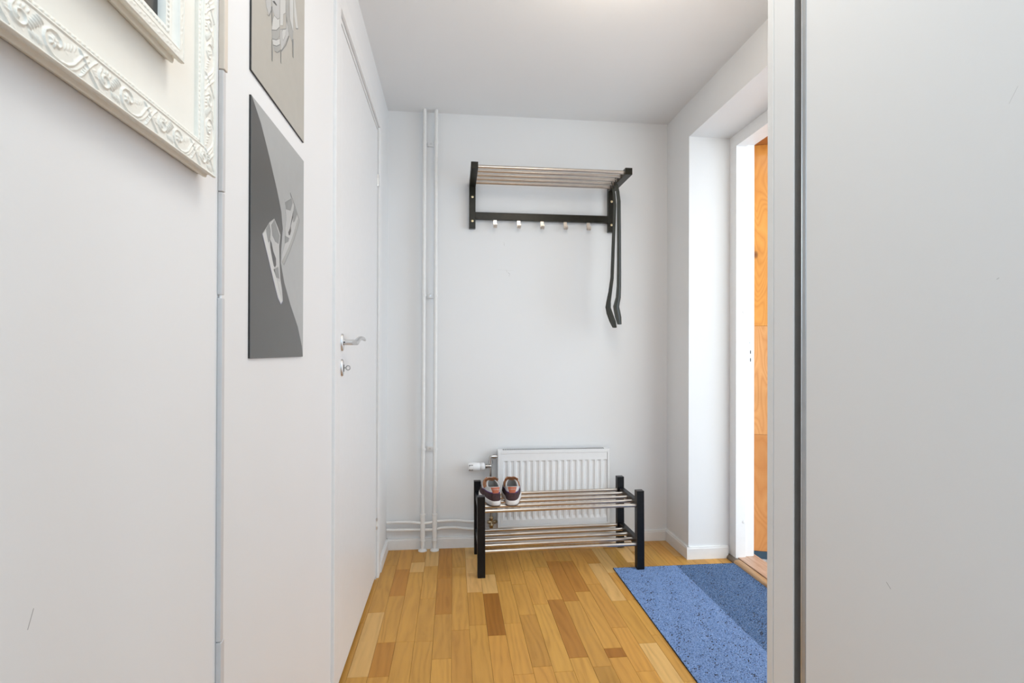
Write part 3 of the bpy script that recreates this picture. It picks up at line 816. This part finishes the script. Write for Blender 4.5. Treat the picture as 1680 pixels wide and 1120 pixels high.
def carve_tile(step=0.75):
    ns, ntt = int(CP / step), int(CT / step)
    Sg, Tg = np.meshgrid(np.arange(ns) * CP / ns, np.linspace(0, CT, ntt), indexing='ij')
    H = np.full(Sg.shape, 0.7)
    rng = np.random.default_rng(4)
    dots = [(rng.uniform(0, CP), rng.uniform(2, 26)) for _ in range(46)]
    for off in (-CP, 0, CP):
        s = Sg - off
        def rd(pts, r, h):
            nonlocal H
            H = np.maximum(H, 0.7 + seg_ridge(s, Tg, pts, r, h))
        def pit(pts, r, h):
            nonlocal H
            H = H - seg_ridge(s, Tg, pts, r, h)
        def leaf(x0, y0, x1, y1, w, h=1.5):
            rd([(x0, y0), ((x0 + x1) / 2, (y0 + y1) / 2), (x1, y1)], [w * 0.5, w, w * 0.35], h)
        # fine pebbled ground
        for p in dots: rd([p, p], 0.9, 0.5)
        # long S stem, running to a big scroll with a flower
        rd([(-6, 24.5), (0, 21), (6, 14), (12, 7), (19, 3.0), (28, 1.8), (36, 2.6), (43, 6.5), (46, 12.5), (44.5, 18.5), (39, 22.5), (32, 22.8), (27, 19.5), (26.5, 15.0), (29.5, 12.0)], [1.1] * 15, 2.0)
        rd([(-9, 21), (-3, 17), (3, 10), (9, 4.5), (16, 1.4)], 0.8, 1.5)
        for q in range(6):
            a = q * 2 * math.pi / 6 + 0.4
            leaf(35 + 1.2 * math.cos(a), 14 + 1.0 * math.sin(a), 35 + 5.4 * math.cos(a), 14 + 4.6 * math.sin(a), 1.8, 1.8)
        for q in range(6):
            a = q * 2 * math.pi / 6 + 0.92
            c = (35 + 5.6 * math.cos(a), 14 + 4.8 * math.sin(a)); pit([c, c], 1.3, 1.7)
        pit([(35, 14), (35, 14)], 1.0, 1.4)
        # acanthus fan growing out of the scroll
        for q in range(6):
            leaf(46 + q * 2.6, 22.0 - q * 2.4, 52.5 + q * 2.3, 26.0 - q * 2.6, 1.25, 1.9)
            pit([(47.6 + q * 2.6, 21.2 - q * 2.4), (52.5 + q * 2.4, 24.2 - q * 2.6)], 0.55, 1.3)
        for q in range(4):
            leaf(47 + q * 3.4, 3.4 + 0.4 * q, 50 + q * 3.6, 9.5 - 0.2 * q, 1.2, 1.6)
            pit([(49.0 + q * 3.4, 3.2), (51.6 + q * 3.5, 8.4)], 0.6, 1.5)
        # small scroll turning back
        rd(spiral(70, 14.5, 8.2, 2.6, 1.0, -1.35, sx=1.15), 1.05, 2.0)
        for c in ((70, 14.5), (66.4, 11.5), (73.5, 18.0), (74, 11.8)): pit([c, c], 1.2, 1.6)
        for q in range(4):
            leaf(60 + q * 4.2, 24.5 + (q % 2), 62.5 + q * 4.2, 20.8 + (q % 2), 1.2, 1.5)
        # crossed ribbons with little leaves between them
        rd([(80, 1.6), (88, 8.5), (96, 16.5), (104, 25.5)], 0.95, 2.1)
        rd([(80, 26), (87, 20.5), (94, 13), (101, 4), (104, 1.5)], 0.95, 1.9)
        for q in range(3):
            leaf(84 + q * 1.6, 12.5 + q * 1.4, 79 + q * 1.3, 11.5 + q * 3.0, 1.0, 1.3)
            leaf(95 + q * 1.4, 10.0 - q * 2.2, 100 + q * 1.0, 12.5 - q * 2.6, 1.0, 1.3)
            pit([(88 + q * 3.2, 24.5 - q * 0.8)] * 2, 0.9, 1.2)
            pit([(84 + q * 3.6, 2.6 + q * 0.6)] * 2, 0.9, 1.2)
        for q in range(5):
            pit([(6 + q * 4.2, 23.5 - 2.0 * math.sin(q)), (8.0 + q * 4.0, 19.5 - 1.6 * q)], 0.55, 1.1)
            leaf(8 + q * 4.2, 24.5 - 1.4 * q, 12.0 + q * 3.6, 17.5 - 1.0 * q, 0.9, 1.3)
    return (H - 0.7) / 1000.0
CARVE = carve_tile()
def carve(s, t):
    """s metres along, t 0..1 across (arrays)"""
    i = np.mod(s * 1000.0 / CP, 1.0) * CARVE.shape[0]
    j = np.clip(t, 0, 1) * (CARVE.shape[1] - 1)
    i0 = np.floor(i).astype(int) % CARVE.shape[0]; i1 = (i0 + 1) % CARVE.shape[0]; fi = i - np.floor(i)
    j0 = np.floor(j).astype(int); j1 = np.minimum(j0 + 1, CARVE.shape[1] - 1); fj = j - j0
    return (CARVE[i0, j0] * (1 - fi) + CARVE[i1, j0] * fi) * (1 - fj) + (CARVE[i0, j1] * (1 - fi) + CARVE[i1, j1] * fi) * fj
def moulding_set(parent, xb, y0, y1, z0, z1, rows, step, phase=(0.0, 0.0)):
    """rows: (inset u, depth d, relief function of (s) or None); four mitred mouldings"""
    for side in ('bottom', 'right', 'top', 'left'):
        Ltot = (y1 - y0) if side in ('bottom', 'top') else (z1 - z0)
        n = int(Ltot / step)
        q = np.linspace(0, 1, n + 1)
        P = []
        for u, d, rel in rows:
            s = u + (Ltot - 2 * u) * q
            ph = phase[0] if side in ('bottom', 'top') else phase[1]
            X = xb + d + (rel(s + ph) if rel is not None else 0.0 * s)
            if side == 'bottom': Yc, Zc = y1 - s, 0 * s + z0 + u
            elif side == 'top': Yc, Zc = y1 - s, 0 * s + z1 - u
            elif side == 'right': Yc, Zc = 0 * s + y1 - u, z0 + s
            else: Yc, Zc = 0 * s + y0 + u, z0 + s
            P.append(np.stack([X, Yc, Zc], -1))
        P = np.array(P)
        R_, C_ = P.shape[:2]
        mm = MB()
        mm.v = [tuple(p) for p in P.reshape(-1, 3).tolist()]
        idx = np.arange(R_ * C_).reshape(R_, C_)
        F = np.stack([idx[:-1, :-1], idx[:-1, 1:], idx[1:, 1:], idx[1:, :-1]], -1).reshape(-1, 4)
        if side in ('top', 'right'): F = F[:, ::-1]
        mm.f = [tuple(f) for f in F.tolist()]
        mm.sm = [True] * len(mm.f)
        o = mm.build('moulding', 'frame_paint', parent, fixn=False)
XB = XL + 0.0005
bf = thing('ornate_frame', 'large cream picture frame with carved scrollwork on the left wall', 'picture frame', loc=(XB, 0.474, 1.274))
U0, U1 = 0.0020, 0.0300
rows = [(0.0036, 0.0, None), (0.0030, 0.003, None), (0.0010, 0.0055, None), (0.0002, 0.0080, None), (0.0008, 0.0100, None), (0.0028, 0.0115, None), (0.0032, 0.0135, None), (0.0018, 0.0160, None), (0.0004, 0.0180, None), (0.0, 0.0200, None), (0.0, 0.0216, None), (0.0006, 0.0221, None), (0.0016, 0.0221, None)]
nb = 37
for q in range(nb + 1):
    t = q / nb
    u = U0 + (U1 - U0) * t
    edge = min(1.0, min(t, 1 - t) / 0.05)
    rows.append((u, 0.0196 + 0.0006 * math.sin(math.pi * t) - 0.0006 * t, (lambda s, t=t, e=edge: carve(s, t) * e)))
rows += [(0.0306, 0.0200, None), (0.0316, 0.0202, None), (0.0322, 0.0188, None), (0.0330, 0.0178, None), (0.0340, 0.0178, None), (0.0345, 0.0168, None)]
for q in range(7):
    t = q / 6
    rows.append((0.0348 + 0.0036 * t, 0.0163, (lambda s, t=t: 0.0011 * math.sin(math.pi * t) ** 0.7 * np.abs(np.sin(np.pi * s / 0.0062 + 0.9 * t)))))
rows += [(0.0388, 0.0162, None), (0.0392, 0.0155, None), (0.0392, 0.0100, None)]
moulding_set(bf, XB, 0.174, 0.774, 1.274, 2.074, rows, 0.0009, (0.0370, 0.0730))
box('backing_board', 'backing', bf, XB, XB + 0.0115, 0.182, 0.766, 1.282, 2.066)
XB2 = XB + 0.0117
sf = thing('inner_frame', 'smaller cream frame with beaded rim hung inside the carved frame', 'picture frame', loc=(XB2, 0.444, 1.373))
rows = [(0.0030, 0.0, None), (0.0024, 0.003, None), (0.0006, 0.0045, None), (0.0, 0.0065, None), (0.0012, 0.0085, None), (0.0036, 0.0095, None), (0.0036, 0.0110, None), (0.0012, 0.0135, None), (0.0, 0.0160, None), (0.0, 0.0193, None), (0.0006, 0.0200, None), (0.0014, 0.0200, None), (0.0017, 0.0194, None)]
for q in range(9):
    t = q / 8
    rows.append((0.0020 + 0.0072 * t, 0.0195, (lambda s, t=t: 0.0010 * math.sin(math.pi * t) * np.clip(np.sin(2 * np.pi * s / 0.017) * np.cos(2 * np.pi * (t * 1.3 + s / 0.0085)), 0, 1))))
rows += [(0.0098, 0.0200, None), (0.0108, 0.0200, None), (0.0113, 0.0190, None), (0.0150, 0.0150, None), (0.0180, 0.0136, None), (0.0192, 0.0140, None), (0.0204, 0.0136, None)]
for q in range(7):
    t = q / 6
    rows.append((0.0212 + 0.0044 * t, 0.0130, (lambda s, t=t: 0.0016 * math.sin(math.pi * t) ** 0.6 * np.abs(np.sin(np.pi * s / 0.0056)) ** 0.6 - 0.0008 * math.sin(math.pi * t) * np.abs(np.cos(np.pi * s / 0.0056)) ** 6)))
rows += [(0.0268, 0.0132, None), (0.0280, 0.0130, None), (0.0282, 0.0040, None)]
moulding_set(sf, XB2, 0.222, 0.666, 1.373, 1.953, rows, 0.0011)
box('picture', 'picture', sf, XB2, XB2 + 0.0045, 0.2485, 0.6395, 1.3995, 1.9265)

# ------------------------------------------------------------------ cable trunking beside the frame
ct = thing('cable_trunking', 'thin grey plastic cable trunking running up the left wall', 'cable trunking', loc=(XL, 0.84, 0))
for z0, z1, w, dpt, mt in ((0.0, 0.612, 0.0125, 0.0078, 'trunk'), (0.613, 1.1165, 0.0098, 0.0072, 'trunk'), (1.1215, 1.272, 0.0098, 0.0066, 'trunk'), (1.2735, 1.452, 0.0100, 0.0072, 'trunk'), (1.453, ZC - 0.002, 0.0125, 0.0088, 'trunk_beige')):
    MB().box(XL, XL + dpt, 0.834, 0.834 + w, z0, z1, 0.0012).build('channel', mt, ct)
MB().tube([(XL + 0.0032, 0.8385, 1.112), (XL + 0.0032, 0.8385, 1.126)], 0.0022, 10).build('cable', 'trim', ct)

# ------------------------------------------------------------------ two metal posters
def poster(label, y0, y1, z0, z1, field):
    p = thing('metal_poster', label, 'poster', 'posters between trunking and door', loc=(XL, (y0 + y1) / 2, z0))
    MB().box(XL, XL + 0.003, y0, y1, z0, z1, 0.0004).build('panel', 'poster_edge', p)
    MB().box(XL + 0.003, XL + 0.0034, y0 + 0.0012, y1 - 0.0004, z0 + 0.0008, z1 - 0.0004).build('print', field, p)
    return p
def flat(p, name, pts, mat, lay):
    x = XL + 0.0034 + 0.00012 * lay
    k_ = (-x) / 0.336        # the art was measured on the plane x = -0.336
    q = [(a * k_, CAMZ + (b - CAMZ) * k_) for a, b in pts]
    return MB().prism(q, lambda c: (x - 0.0001, c[0], c[1]), lambda c: (x + 0.0001, c[0], c[1])).build(name, mat, p)
K_ = 0.338 / 0.34
PY0, PY1 = 0.9545, 1.2785
p2 = poster('grey and charcoal poster of two sneakers, lower of the posters', PY0, PY1, 1.0262, 1.4722, 'pr_light')
p1 = poster('beige grey poster with a line drawing, upper of the posters', PY0, PY1, 1.5140, 1.9600, 'pr_warm')
divide = [(0.9469, 1.4676), (0.988, 1.4375), (1.0331, 1.3935), (1.0754, 1.3476), (1.1026, 1.3124), (1.1123, 1.2809), (1.1037, 1.2405), (1.1011, 1.2113), (1.1233, 1.1757), (1.1648, 1.1352), (1.2188, 1.0919), (1.252, 1.0496), (1.2603, 1.0277)]
sh1 = [(0.9977, 1.2459), (1.016, 1.2595), (1.035, 1.2748), (1.0615, 1.2879), (1.0828, 1.2757), (1.0974, 1.265), (1.0905, 1.2415), (1.0922, 1.2209), (1.0947, 1.2003), (1.0987, 1.1799), (1.1102, 1.1577), (1.1143, 1.138), (1.1032, 1.1306), (1.0848, 1.1411), (1.0564, 1.1742), (1.0294, 1.2079)]
sole1 = [(0.9977, 1.2459), (1.013, 1.2535), (1.029, 1.2362), (1.0491, 1.209), (1.075, 1.1767), (1.0955, 1.1514), (1.112, 1.1366), (1.1032, 1.1306), (1.0848, 1.1411), (1.0564, 1.1742), (1.0294, 1.2079)]
heel1 = [(1.016, 1.2595), (1.033, 1.2722), (1.0398, 1.2605), (1.0374, 1.2423), (1.029, 1.2362)]
ankle1 = [(1.0449, 1.2727), (1.0616, 1.2868), (1.0938, 1.2631), (1.0868, 1.2454), (1.067, 1.246), (1.0505, 1.2539)]
sw1 = [(1.0374, 1.2445), (1.0467, 1.2397), (1.0563, 1.2259), (1.0716, 1.215), (1.0732, 1.2027), (1.0663, 1.1969), (1.0594, 1.1994), (1.0497, 1.2135), (1.0402, 1.2296)]
toe1 = [(1.0582, 1.1925), (1.086, 1.2013), (1.0929, 1.1791), (1.0736, 1.1788)]
tip1 = [(1.0843, 1.1745), (1.0952, 1.1724), (1.1043, 1.1524), (1.1089, 1.1481), (1.0954, 1.1584)]
sh2 = [(1.1598, 1.3658), (1.1951, 1.3459), (1.228, 1.3236), (1.2109, 1.3009), (1.1892, 1.2757), (1.156, 1.2417), (1.1208, 1.2105), (1.1064, 1.215), (1.1091, 1.2285), (1.1279, 1.2559), (1.1315, 1.2711), (1.1274, 1.2846), (1.1349, 1.3057), (1.1291, 1.3248), (1.1242, 1.3427), (1.1305, 1.3384), (1.1691, 1.357)]
sole2 = [(1.228, 1.3236), (1.2109, 1.3009), (1.1892, 1.2757), (1.156, 1.2417), (1.1208, 1.2105), (1.1064, 1.215), (1.1321, 1.235), (1.1598, 1.2598), (1.189, 1.2909), (1.2151, 1.3252)]
heel2 = [(1.1881, 1.3466), (1.2104, 1.3331), (1.193, 1.3147), (1.1818, 1.3095), (1.1798, 1.3242)]
ankle2 = [(1.1266, 1.3373), (1.1691, 1.3565), (1.1777, 1.3501), (1.1629, 1.3294), (1.1323, 1.3244)]
sw2 = [(1.1822, 1.3336), (1.1799, 1.3192), (1.165, 1.2981), (1.1677, 1.2887), (1.1596, 1.278), (1.1514, 1.2765), (1.1489, 1.2821), (1.1593, 1.2918), (1.1715, 1.3146)]
toe2 = [(1.1276, 1.2703), (1.1556, 1.2712), (1.1492, 1.2626), (1.1279, 1.2547)]
f1 = [(1.0088, 1.6639), (1.012, 1.6766), (1.0381, 1.6936), (1.0378, 1.668), (1.0273, 1.6513), (1.014, 1.6566)]
f2 = [(1.0399, 1.6948), (1.0868, 1.7254), (1.0867, 1.6835), (1.0758, 1.6738), (1.0569, 1.6689), (1.0457, 1.6742)]
f3 = [(1.0478, 1.6572), (1.055, 1.6684), (1.0758, 1.6735), (1.0855, 1.6816), (1.0869, 1.666), (1.0685, 1.6487), (1.0419, 1.6336)]
f4 = [(1.0419, 1.633), (1.0685, 1.6481), (1.0869, 1.6647), (1.0872, 1.6471), (1.0688, 1.6305), (1.0447, 1.6188)]
f5 = [(1.0454, 1.6181), (1.0688, 1.63), (1.0888, 1.6443), (1.0882, 1.6325), (1.0689, 1.6185), (1.0503, 1.6105)]
f6 = [(1.0503, 1.6099), (1.0689, 1.6181), (1.0902, 1.633), (1.0923, 1.6246), (1.0748, 1.6099), (1.0578, 1.603)]
g1 = [(1.0888, 1.7267), (1.1234, 1.7494), (1.1239, 1.7156), (1.1094, 1.704), (1.1077, 1.6803), (1.0896, 1.6708)]
g2 = [(1.0917, 1.6637), (1.1286, 1.6869), (1.1282, 1.713), (1.1461, 1.6839), (1.1003, 1.6278), (1.0971, 1.6298), (1.09, 1.6487)]
g3 = [(1.1018, 1.6658), (1.1078, 1.6733), (1.1244, 1.6831), (1.1238, 1.6709), (1.1102, 1.6527), (1.104, 1.653)]
h1 = [(1.1255, 1.7507), (1.1448, 1.7634), (1.1499, 1.721), (1.1752, 1.7063), (1.171, 1.6833), (1.1482, 1.6878), (1.1283, 1.7052)]
h2 = [(1.1492, 1.7662), (1.1763, 1.784), (1.1752, 1.7077), (1.1522, 1.7224)]
i1 = [(1.1786, 1.7855), (1.1857, 1.7901), (1.2118, 1.7369), (1.1962, 1.7281), (1.1816, 1.746)]
l1 = [(1.0409, 1.6761), (1.0456, 1.679), (1.046, 1.6513), (1.0432, 1.6411)]
l2 = [(1.0421, 1.6162), (1.0466, 1.6078), (1.049, 1.5957), (1.0471, 1.5776), (1.0442, 1.5785), (1.0432, 1.5973)]
l3 = [(1.0943, 1.6257), (1.0987, 1.6282), (1.0983, 1.6004), (1.0959, 1.6011)]
l4 = [(1.1704, 1.6898), (1.1796, 1.6951), (1.1793, 1.655), (1.1737, 1.6547)]
l5 = [(1.0983, 1.626), (1.1249, 1.6519), (1.147, 1.6837), (1.1496, 1.6833), (1.1292, 1.653), (1.1004, 1.6252)]
l6 = [(1.0578, 1.6024), (1.0748, 1.6095), (1.0908, 1.6225), (1.0908, 1.6193), (1.0729, 1.6074)]
l7 = [(1.1962, 1.7284), (1.2118, 1.7376), (1.2108, 1.734), (1.1991, 1.728)]
l8 = [(1.0142, 1.6455), (1.0273, 1.6507), (1.0385, 1.6673), (1.0403, 1.666), (1.0281, 1.65)]
l9 = [(1.0455, 1.6887), (1.0564, 1.6964), (1.0716, 1.698), (1.0678, 1.695)]
flat(p2, 'charcoal_field', [(0.9430, 1.4665)] + divide[1:-1] + [(1.2600, 1.0275), (0.9430, 1.0275)], 'pr_dark', 1)
flat(p2, 'sneaker', sh1, 'pr_pale', 2)
for nm, pts, mt in (('sole', sole1, 'pr_white'), ('heel_print', heel1, 'pr_mid'), ('collar_print', ankle1, 'pr_mid'), ('side_mark', sw1, 'pr_line'), ('toe_print', toe1, 'pr_mid'), ('toe_tip', tip1, 'pr_white')):
    flat(p2, nm, pts, mt, 3)
flat(p2, 'sneaker', sh2, 'pr_pale', 2)
for nm, pts, mt in (('sole', sole2, 'pr_grey'), ('heel_print', heel2, 'pr_mid'), ('collar_print', ankle2, 'pr_mid'), ('side_mark', sw2, 'pr_line'), ('toe_print', toe2, 'pr_mid')):
    flat(p2, nm, pts, mt, 3)
def stroke(p, name, pts, mat, lay, w=0.0011):
    out = []
    n = len(pts)
    L_, R_ = [], []
    for i in range(n):
        a = Vector(pts[max(0, i - 1)]); b = Vector(pts[min(n - 1, i + 1)])
        t = (b - a).normalized(); nn = Vector((-t.y, t.x)) * w / 2
        L_.append(tuple(Vector(pts[i]) + nn)); R_.append(tuple(Vector(pts[i]) - nn))
    x = XL + 0.0034 + 0.00012 * lay
    k_ = (-x) / 0.336
    mm = MB()
    mm.grid([[(x, a[0] * k_, CAMZ + (a[1] - CAMZ) * k_), (x, b[0] * k_, CAMZ + (b[1] - CAMZ) * k_)] for a, b in zip(L_, R_)], False)
    return mm.build(name, mat, p)
stroke(p2, 'outline', [sh2[0], sh2[1], sh2[2]], 'pr_line', 4, 0.0022)
stroke(p2, 'outline', sh2[2:7], 'pr_mid', 4, 0.0030)
stroke(p2, 'outline', sh1[11:16] + sh1[:1], 'pr_blue', 4, 0.0022)
stroke(p2, 'outline', sh1[:4], 'pr_grey', 4, 0.0014)
stroke(p2, 'outline', [heel1[1], heel1[2], heel1[3]], 'pr_line', 4, 0.0016)
for nm, pts, mt in (('armour_plate', f1, 'pr_pale'), ('armour_plate', f2, 'pr_pale'), ('armour_plate', f3, 'pr_white'), ('armour_plate', f4, 'pr_grey'), ('armour_plate', f5, 'pr_white'), ('armour_plate', f6, 'pr_grey'), ('armour_plate', g1, 'pr_white'), ('armour_plate', g2, 'pr_pale'), ('armour_plate', h1, 'pr_grey'), ('armour_plate', h2, 'pr_white'), ('armour_plate', i1, 'pr_white')):
    flat(p1, nm, pts, mt, 1)
    stroke(p1, 'outline', pts + pts[:1], 'pr_mid', 2, 0.0010)
flat(p1, 'armour_plate', g3, 'pr_white', 3)
stroke(p1, 'outline', g3 + g3[:1], 'pr_mid', 4, 0.0009)
for pts in (l1, l2, l3, l4, l5, l6, l7, l8, l9):
    flat(p1, 'line', pts, 'pr_line' if pts in (l9,) else 'pr_mid', 5)

# ------------------------------------------------------------------ a pair of sneakers on the upper rods
def sneaker(label, loc, yaw, mirror):
    t = thing('sneaker', label, 'shoe', 'pair of brown sneakers', loc=loc)
    LEN = 0.262
    n = 48
    def outline(th):
        """sole plan: th = 0 heel, pi toe; returns x, y (y from heel 0 to toe LEN)"""
        y = LEN / 2 * (1 - math.cos(th))
        s_ = y / LEN
        w = 0.0355 * (1 - 0.10 * math.sin(math.pi * min(1, s_ / 0.75)) + 0.26 * max(0, math.sin(math.pi * (s_ - 0.35) / 0.75)) if s_ > 0.35 else 1 - 0.10 * math.sin(math.pi * min(1, s_ / 0.75)))
        x = math.sin(th)
        x = math.copysign(abs(x) ** 0.62, x) * w
        bend = -0.006 * math.sin(math.pi * s_) * mirror
        return x + bend, y
    def opening(th):
        c, s_ = math.cos(th), math.sin(th)
        y = 0.066 - 0.054 * c
        x = 0.0275 * math.copysign(abs(s_) ** 0.8, s_)
        z = 0.079 + 0.006 * max(0, c) ** 2 + 0.019 * max(0, -c)
        return x - 0.003 * mirror, y, z
    ths = [2 * math.pi * i / n for i in range(n)]
    def surf(i, v, off=0.0):
        th = ths[i % n]
        bx, by = outline(th)
        ox, oy, oz = opening(th)
        z0 = 0.026
        e = v ** 1.0
        bul = math.sin(math.pi * min(1, v)) * (0.006 + 0.024 * max(0, -math.cos(th)) ** 1.5)
        k_ = 1 - (1 - v) ** 1.0
        x = bx * 0.97 + (ox - bx * 0.97) * (v ** 1.6)
        y = by + (oy - by) * (v ** (1.6 if math.cos(th) > 0 else 1.05))
        z = z0 + (oz - z0) * v + bul
        c = Vector((0, LEN * 0.45, 0))
        d = Vector((x, y - LEN * 0.45, 0)); d = d.normalized() if d.length > 1e-6 else Vector((0, 0, 0))
        return (x + d.x * off, y + d.y * off, z + (off * 0.8 if v > 0.3 else 0))
    def part(nm, mat, mm, par=None):
        o = mm.build(nm, mat); o.parent = par or t; return o
    # soles
    def ring(scale_out, z, lift=0.0):
        r_ = []
        for th in ths:
            x, y = outline(th)
            s_ = y / LEN
            c = Vector((x, y - LEN * 0.47)); L_ = c.length
            c = c * ((L_ + scale_out) / max(L_, 1e-6))
            r_.append((c.x, c.y + LEN * 0.47, z + lift * max(0, s_ - 0.7) ** 2 * 4))
        return r_
    mm = MB().grid([ring(-0.004, 0.0, 0.03), ring(0.0, 0.003, 0.03), ring(0.001, 0.006, 0.028)], True, True); mm.add(ring(-0.004, 0.0, 0.03), [tuple(range(n))])
    part('outsole', 'sole_under', mm)
    mm = MB().grid([ring(0.0005, 0.0055, 0.028), ring(0.003, 0.008, 0.026), ring(0.0035, 0.016, 0.02), ring(0.0020, 0.026, 0.014), ring(0.0005, 0.0285, 0.012), ring(-0.006, 0.0285, 0.012)], True, True)
    part('midsole', 'sole_white', mm)
    vs = [i / 14 for i in range(15)]
    mm = MB().grid([[surf(i, v) for i in range(n)] for v in vs], True, True)
    part('upper', 'shoe_grey', mm)
    def inner(k1, k2, dz, absz=None):
        return [(k1 * opening(ths[i])[0], 0.066 + (opening(ths[i])[1] - 0.066) * k2, absz if absz else opening(ths[i])[2] + dz) for i in range(n)]
    mm = MB().grid([[surf(i, 1.0, 0.0) for i in range(n)], inner(1.0, 1.0, 0.0025), inner(0.90, 0.95, 0.0032), inner(0.80, 0.90, 0.0005)], True, True)
    part('collar', 'shoe_grey', mm)
    mm = MB().grid([inner(0.80, 0.90, 0.0005), inner(0.74, 0.87, -0.010), inner(0.76, 0.88, 0, 0.03)], True, True)
    part('collar_lining', 'lining', mm)
    mm = MB().add([(0.80 * opening(ths[i])[0], 0.066 + (opening(ths[i])[1] - 0.066) * 0.88, 0.031) for i in range(n)], [tuple(range(n))])
    part('insole', 'lining', mm)
    # heel counter and its piping: the rear half of the upper
    rear = list(range(-13, 14))
    mm = MB().grid([[surf(i, v, 0.0016) for i in rear] for v in (0.0, 0.12, 0.24, 0.36, 0.47)], True)
    part('heel_counter', 'suede_brown', mm)
    mm = MB().grid([[surf(i, v, 0.0022) for i in rear] for v in (0.46, 0.50, 0.54)], True)
    part('piping', 'purple', mm)
    # heel tab with lettering
    mm = MB().grid([[surf(j * (1.0 + 1.15 * (v - 0.48)), 0, 0) if False else None for j in (0,)] for v in (0,)], True) if False else MB()
    rws = []
    for v in (0.47, 0.55, 0.65, 0.75, 0.85, 0.95, 1.0):
        hwid = 0.0125 + 0.0075 * (v - 0.47) / 0.53
        row = []
        for j in range(9):
            u = -1 + 2 * j / 8
            # walk round the heel: find the surface point whose x is u*hwid
            best = min((abs(surf(i_ / 4, v)[0] + 0.003 * mirror * v - u * hwid), i_) for i_ in range(-1, 2)) if False else None
            row.append(u * hwid)
        rws.append((v, row))
    def heel_pt(v, xw, off):
        # interpolate between mesh columns around the heel at height v
        cols = [surf(i, v, off) for i in range(-9, 10)]
        cols.sort(key=lambda c: c[0])
        for a, b in zip(cols, cols[1:]):
            if a[0] <= xw <= b[0]:
                f = (xw - a[0]) / max(1e-9, b[0] - a[0])
                return tuple(a[k_] + (b[k_] - a[k_]) * f for k_ in range(3))
        return cols[0] if xw < cols[0][0] else cols[-1]
    mm = MB().grid([[heel_pt(v, xw - 0.0015 * mirror, 0.0030) for xw in row] for v, row in rws], True)
    tab = part('heel_tab', 'rust', mm)
    cu = bpy.data.curves.new('lettering', 'FONT'); cu.body = 'VANS'; cu.size = 0.0105; cu.align_x = 'CENTER'; cu.align_y = 'CENTER'; cu.extrude = 0.0002; cu.space_character = 1.0
    tmp = bpy.data.objects.new('lettering', cu); COL.objects.link(tmp)
    dg = bpy.context.evaluated_depsgraph_get()
    me = bpy.data.meshes.new_from_object(tmp.evaluated_get(dg)); bpy.data.objects.remove(tmp)
    me.materials.clear(); me.materials.append(MT['letter'])
    for v_ in me.vertices:
        p = heel_pt(0.76 + v_.co.y / 0.058, v_.co.x - 0.0015 * mirror, 0.0034 + 0.0002)
        v_.co = p
    lo = bpy.data.objects.new('lettering', me); COL.objects.link(lo); lo.parent = tab
    # side panels in tan along the throat, tongue, laces
    for sgn in (1, -1):
        idx = [n // 2 + sgn * j for j in range(2, 13)]
        mm = MB().grid([[surf(i, v, 0.0018) for i in idx] for v in (0.62, 0.72, 0.82, 0.92, 1.0)], True)
        part('eyestay', 'tan', mm)
    idx = [n // 2 + j for j in range(-12, 13)]
    mm = MB().grid([[surf(i, v, 0.0012) for i in idx] for v in (0.0, 0.15, 0.3, 0.42)], True)
    part('toe_cap', 'suede_brown', mm)
    rows_ = []
    for q in range(9):
        f = q / 8
        yc = 0.158 - 0.066 * f; zc = 0.078 + 0.036 * f - 0.010 * math.sin(math.pi * f)
        hw = 0.019 + 0.010 * f
        rows_.append([(-0.003 * mirror + hw * u, yc + 0.008 * u * u, zc - 0.010 * u * u + 0.0015 * math.sin(7 * u + 5 * f)) for u in [-1 + 2 * j / 8 for j in range(9)]])
    top = MB().grid(rows_, True)
    top.grid([[(a, b + 0.005, c + 0.001) for a, b, c in r_] for r_ in rows_], True)
    top.grid([rows_[-1], [(a, b + 0.005, c + 0.001) for a, b, c in rows_[-1]]], True)
    part('tongue', 'tan', top)
    for q in range(4):
        f = q / 3.5
        yc = 0.150 - 0.040 * f; zc = 0.086 + 0.014 * f
        w = 0.022
        part('lace', 'tan', MB().tube([(-w, yc + 0.006, zc - 0.008), (-w * 0.5, yc, zc - 0.001), (0, yc - 0.001, zc + 0.002), (w * 0.5, yc, zc - 0.001), (w, yc + 0.006, zc - 0.008)], 0.0022, 8))
    t.rotation_euler = (0, 0, yaw)
    t.scale = (1.12, 1.0, 1.03)
    return t
sneaker('brown and grey sneaker beside the rack leg, toe turned outwards', (0.2030, 2.527, 0.3105), math.radians(6), 1)
sneaker('brown and grey sneaker pointing straight, the one nearer the rack centre', (0.2770, 2.524, 0.3115), math.radians(-3), -1)

for o in bpy.data.objects:
    if '_o' in o: del o['_o']
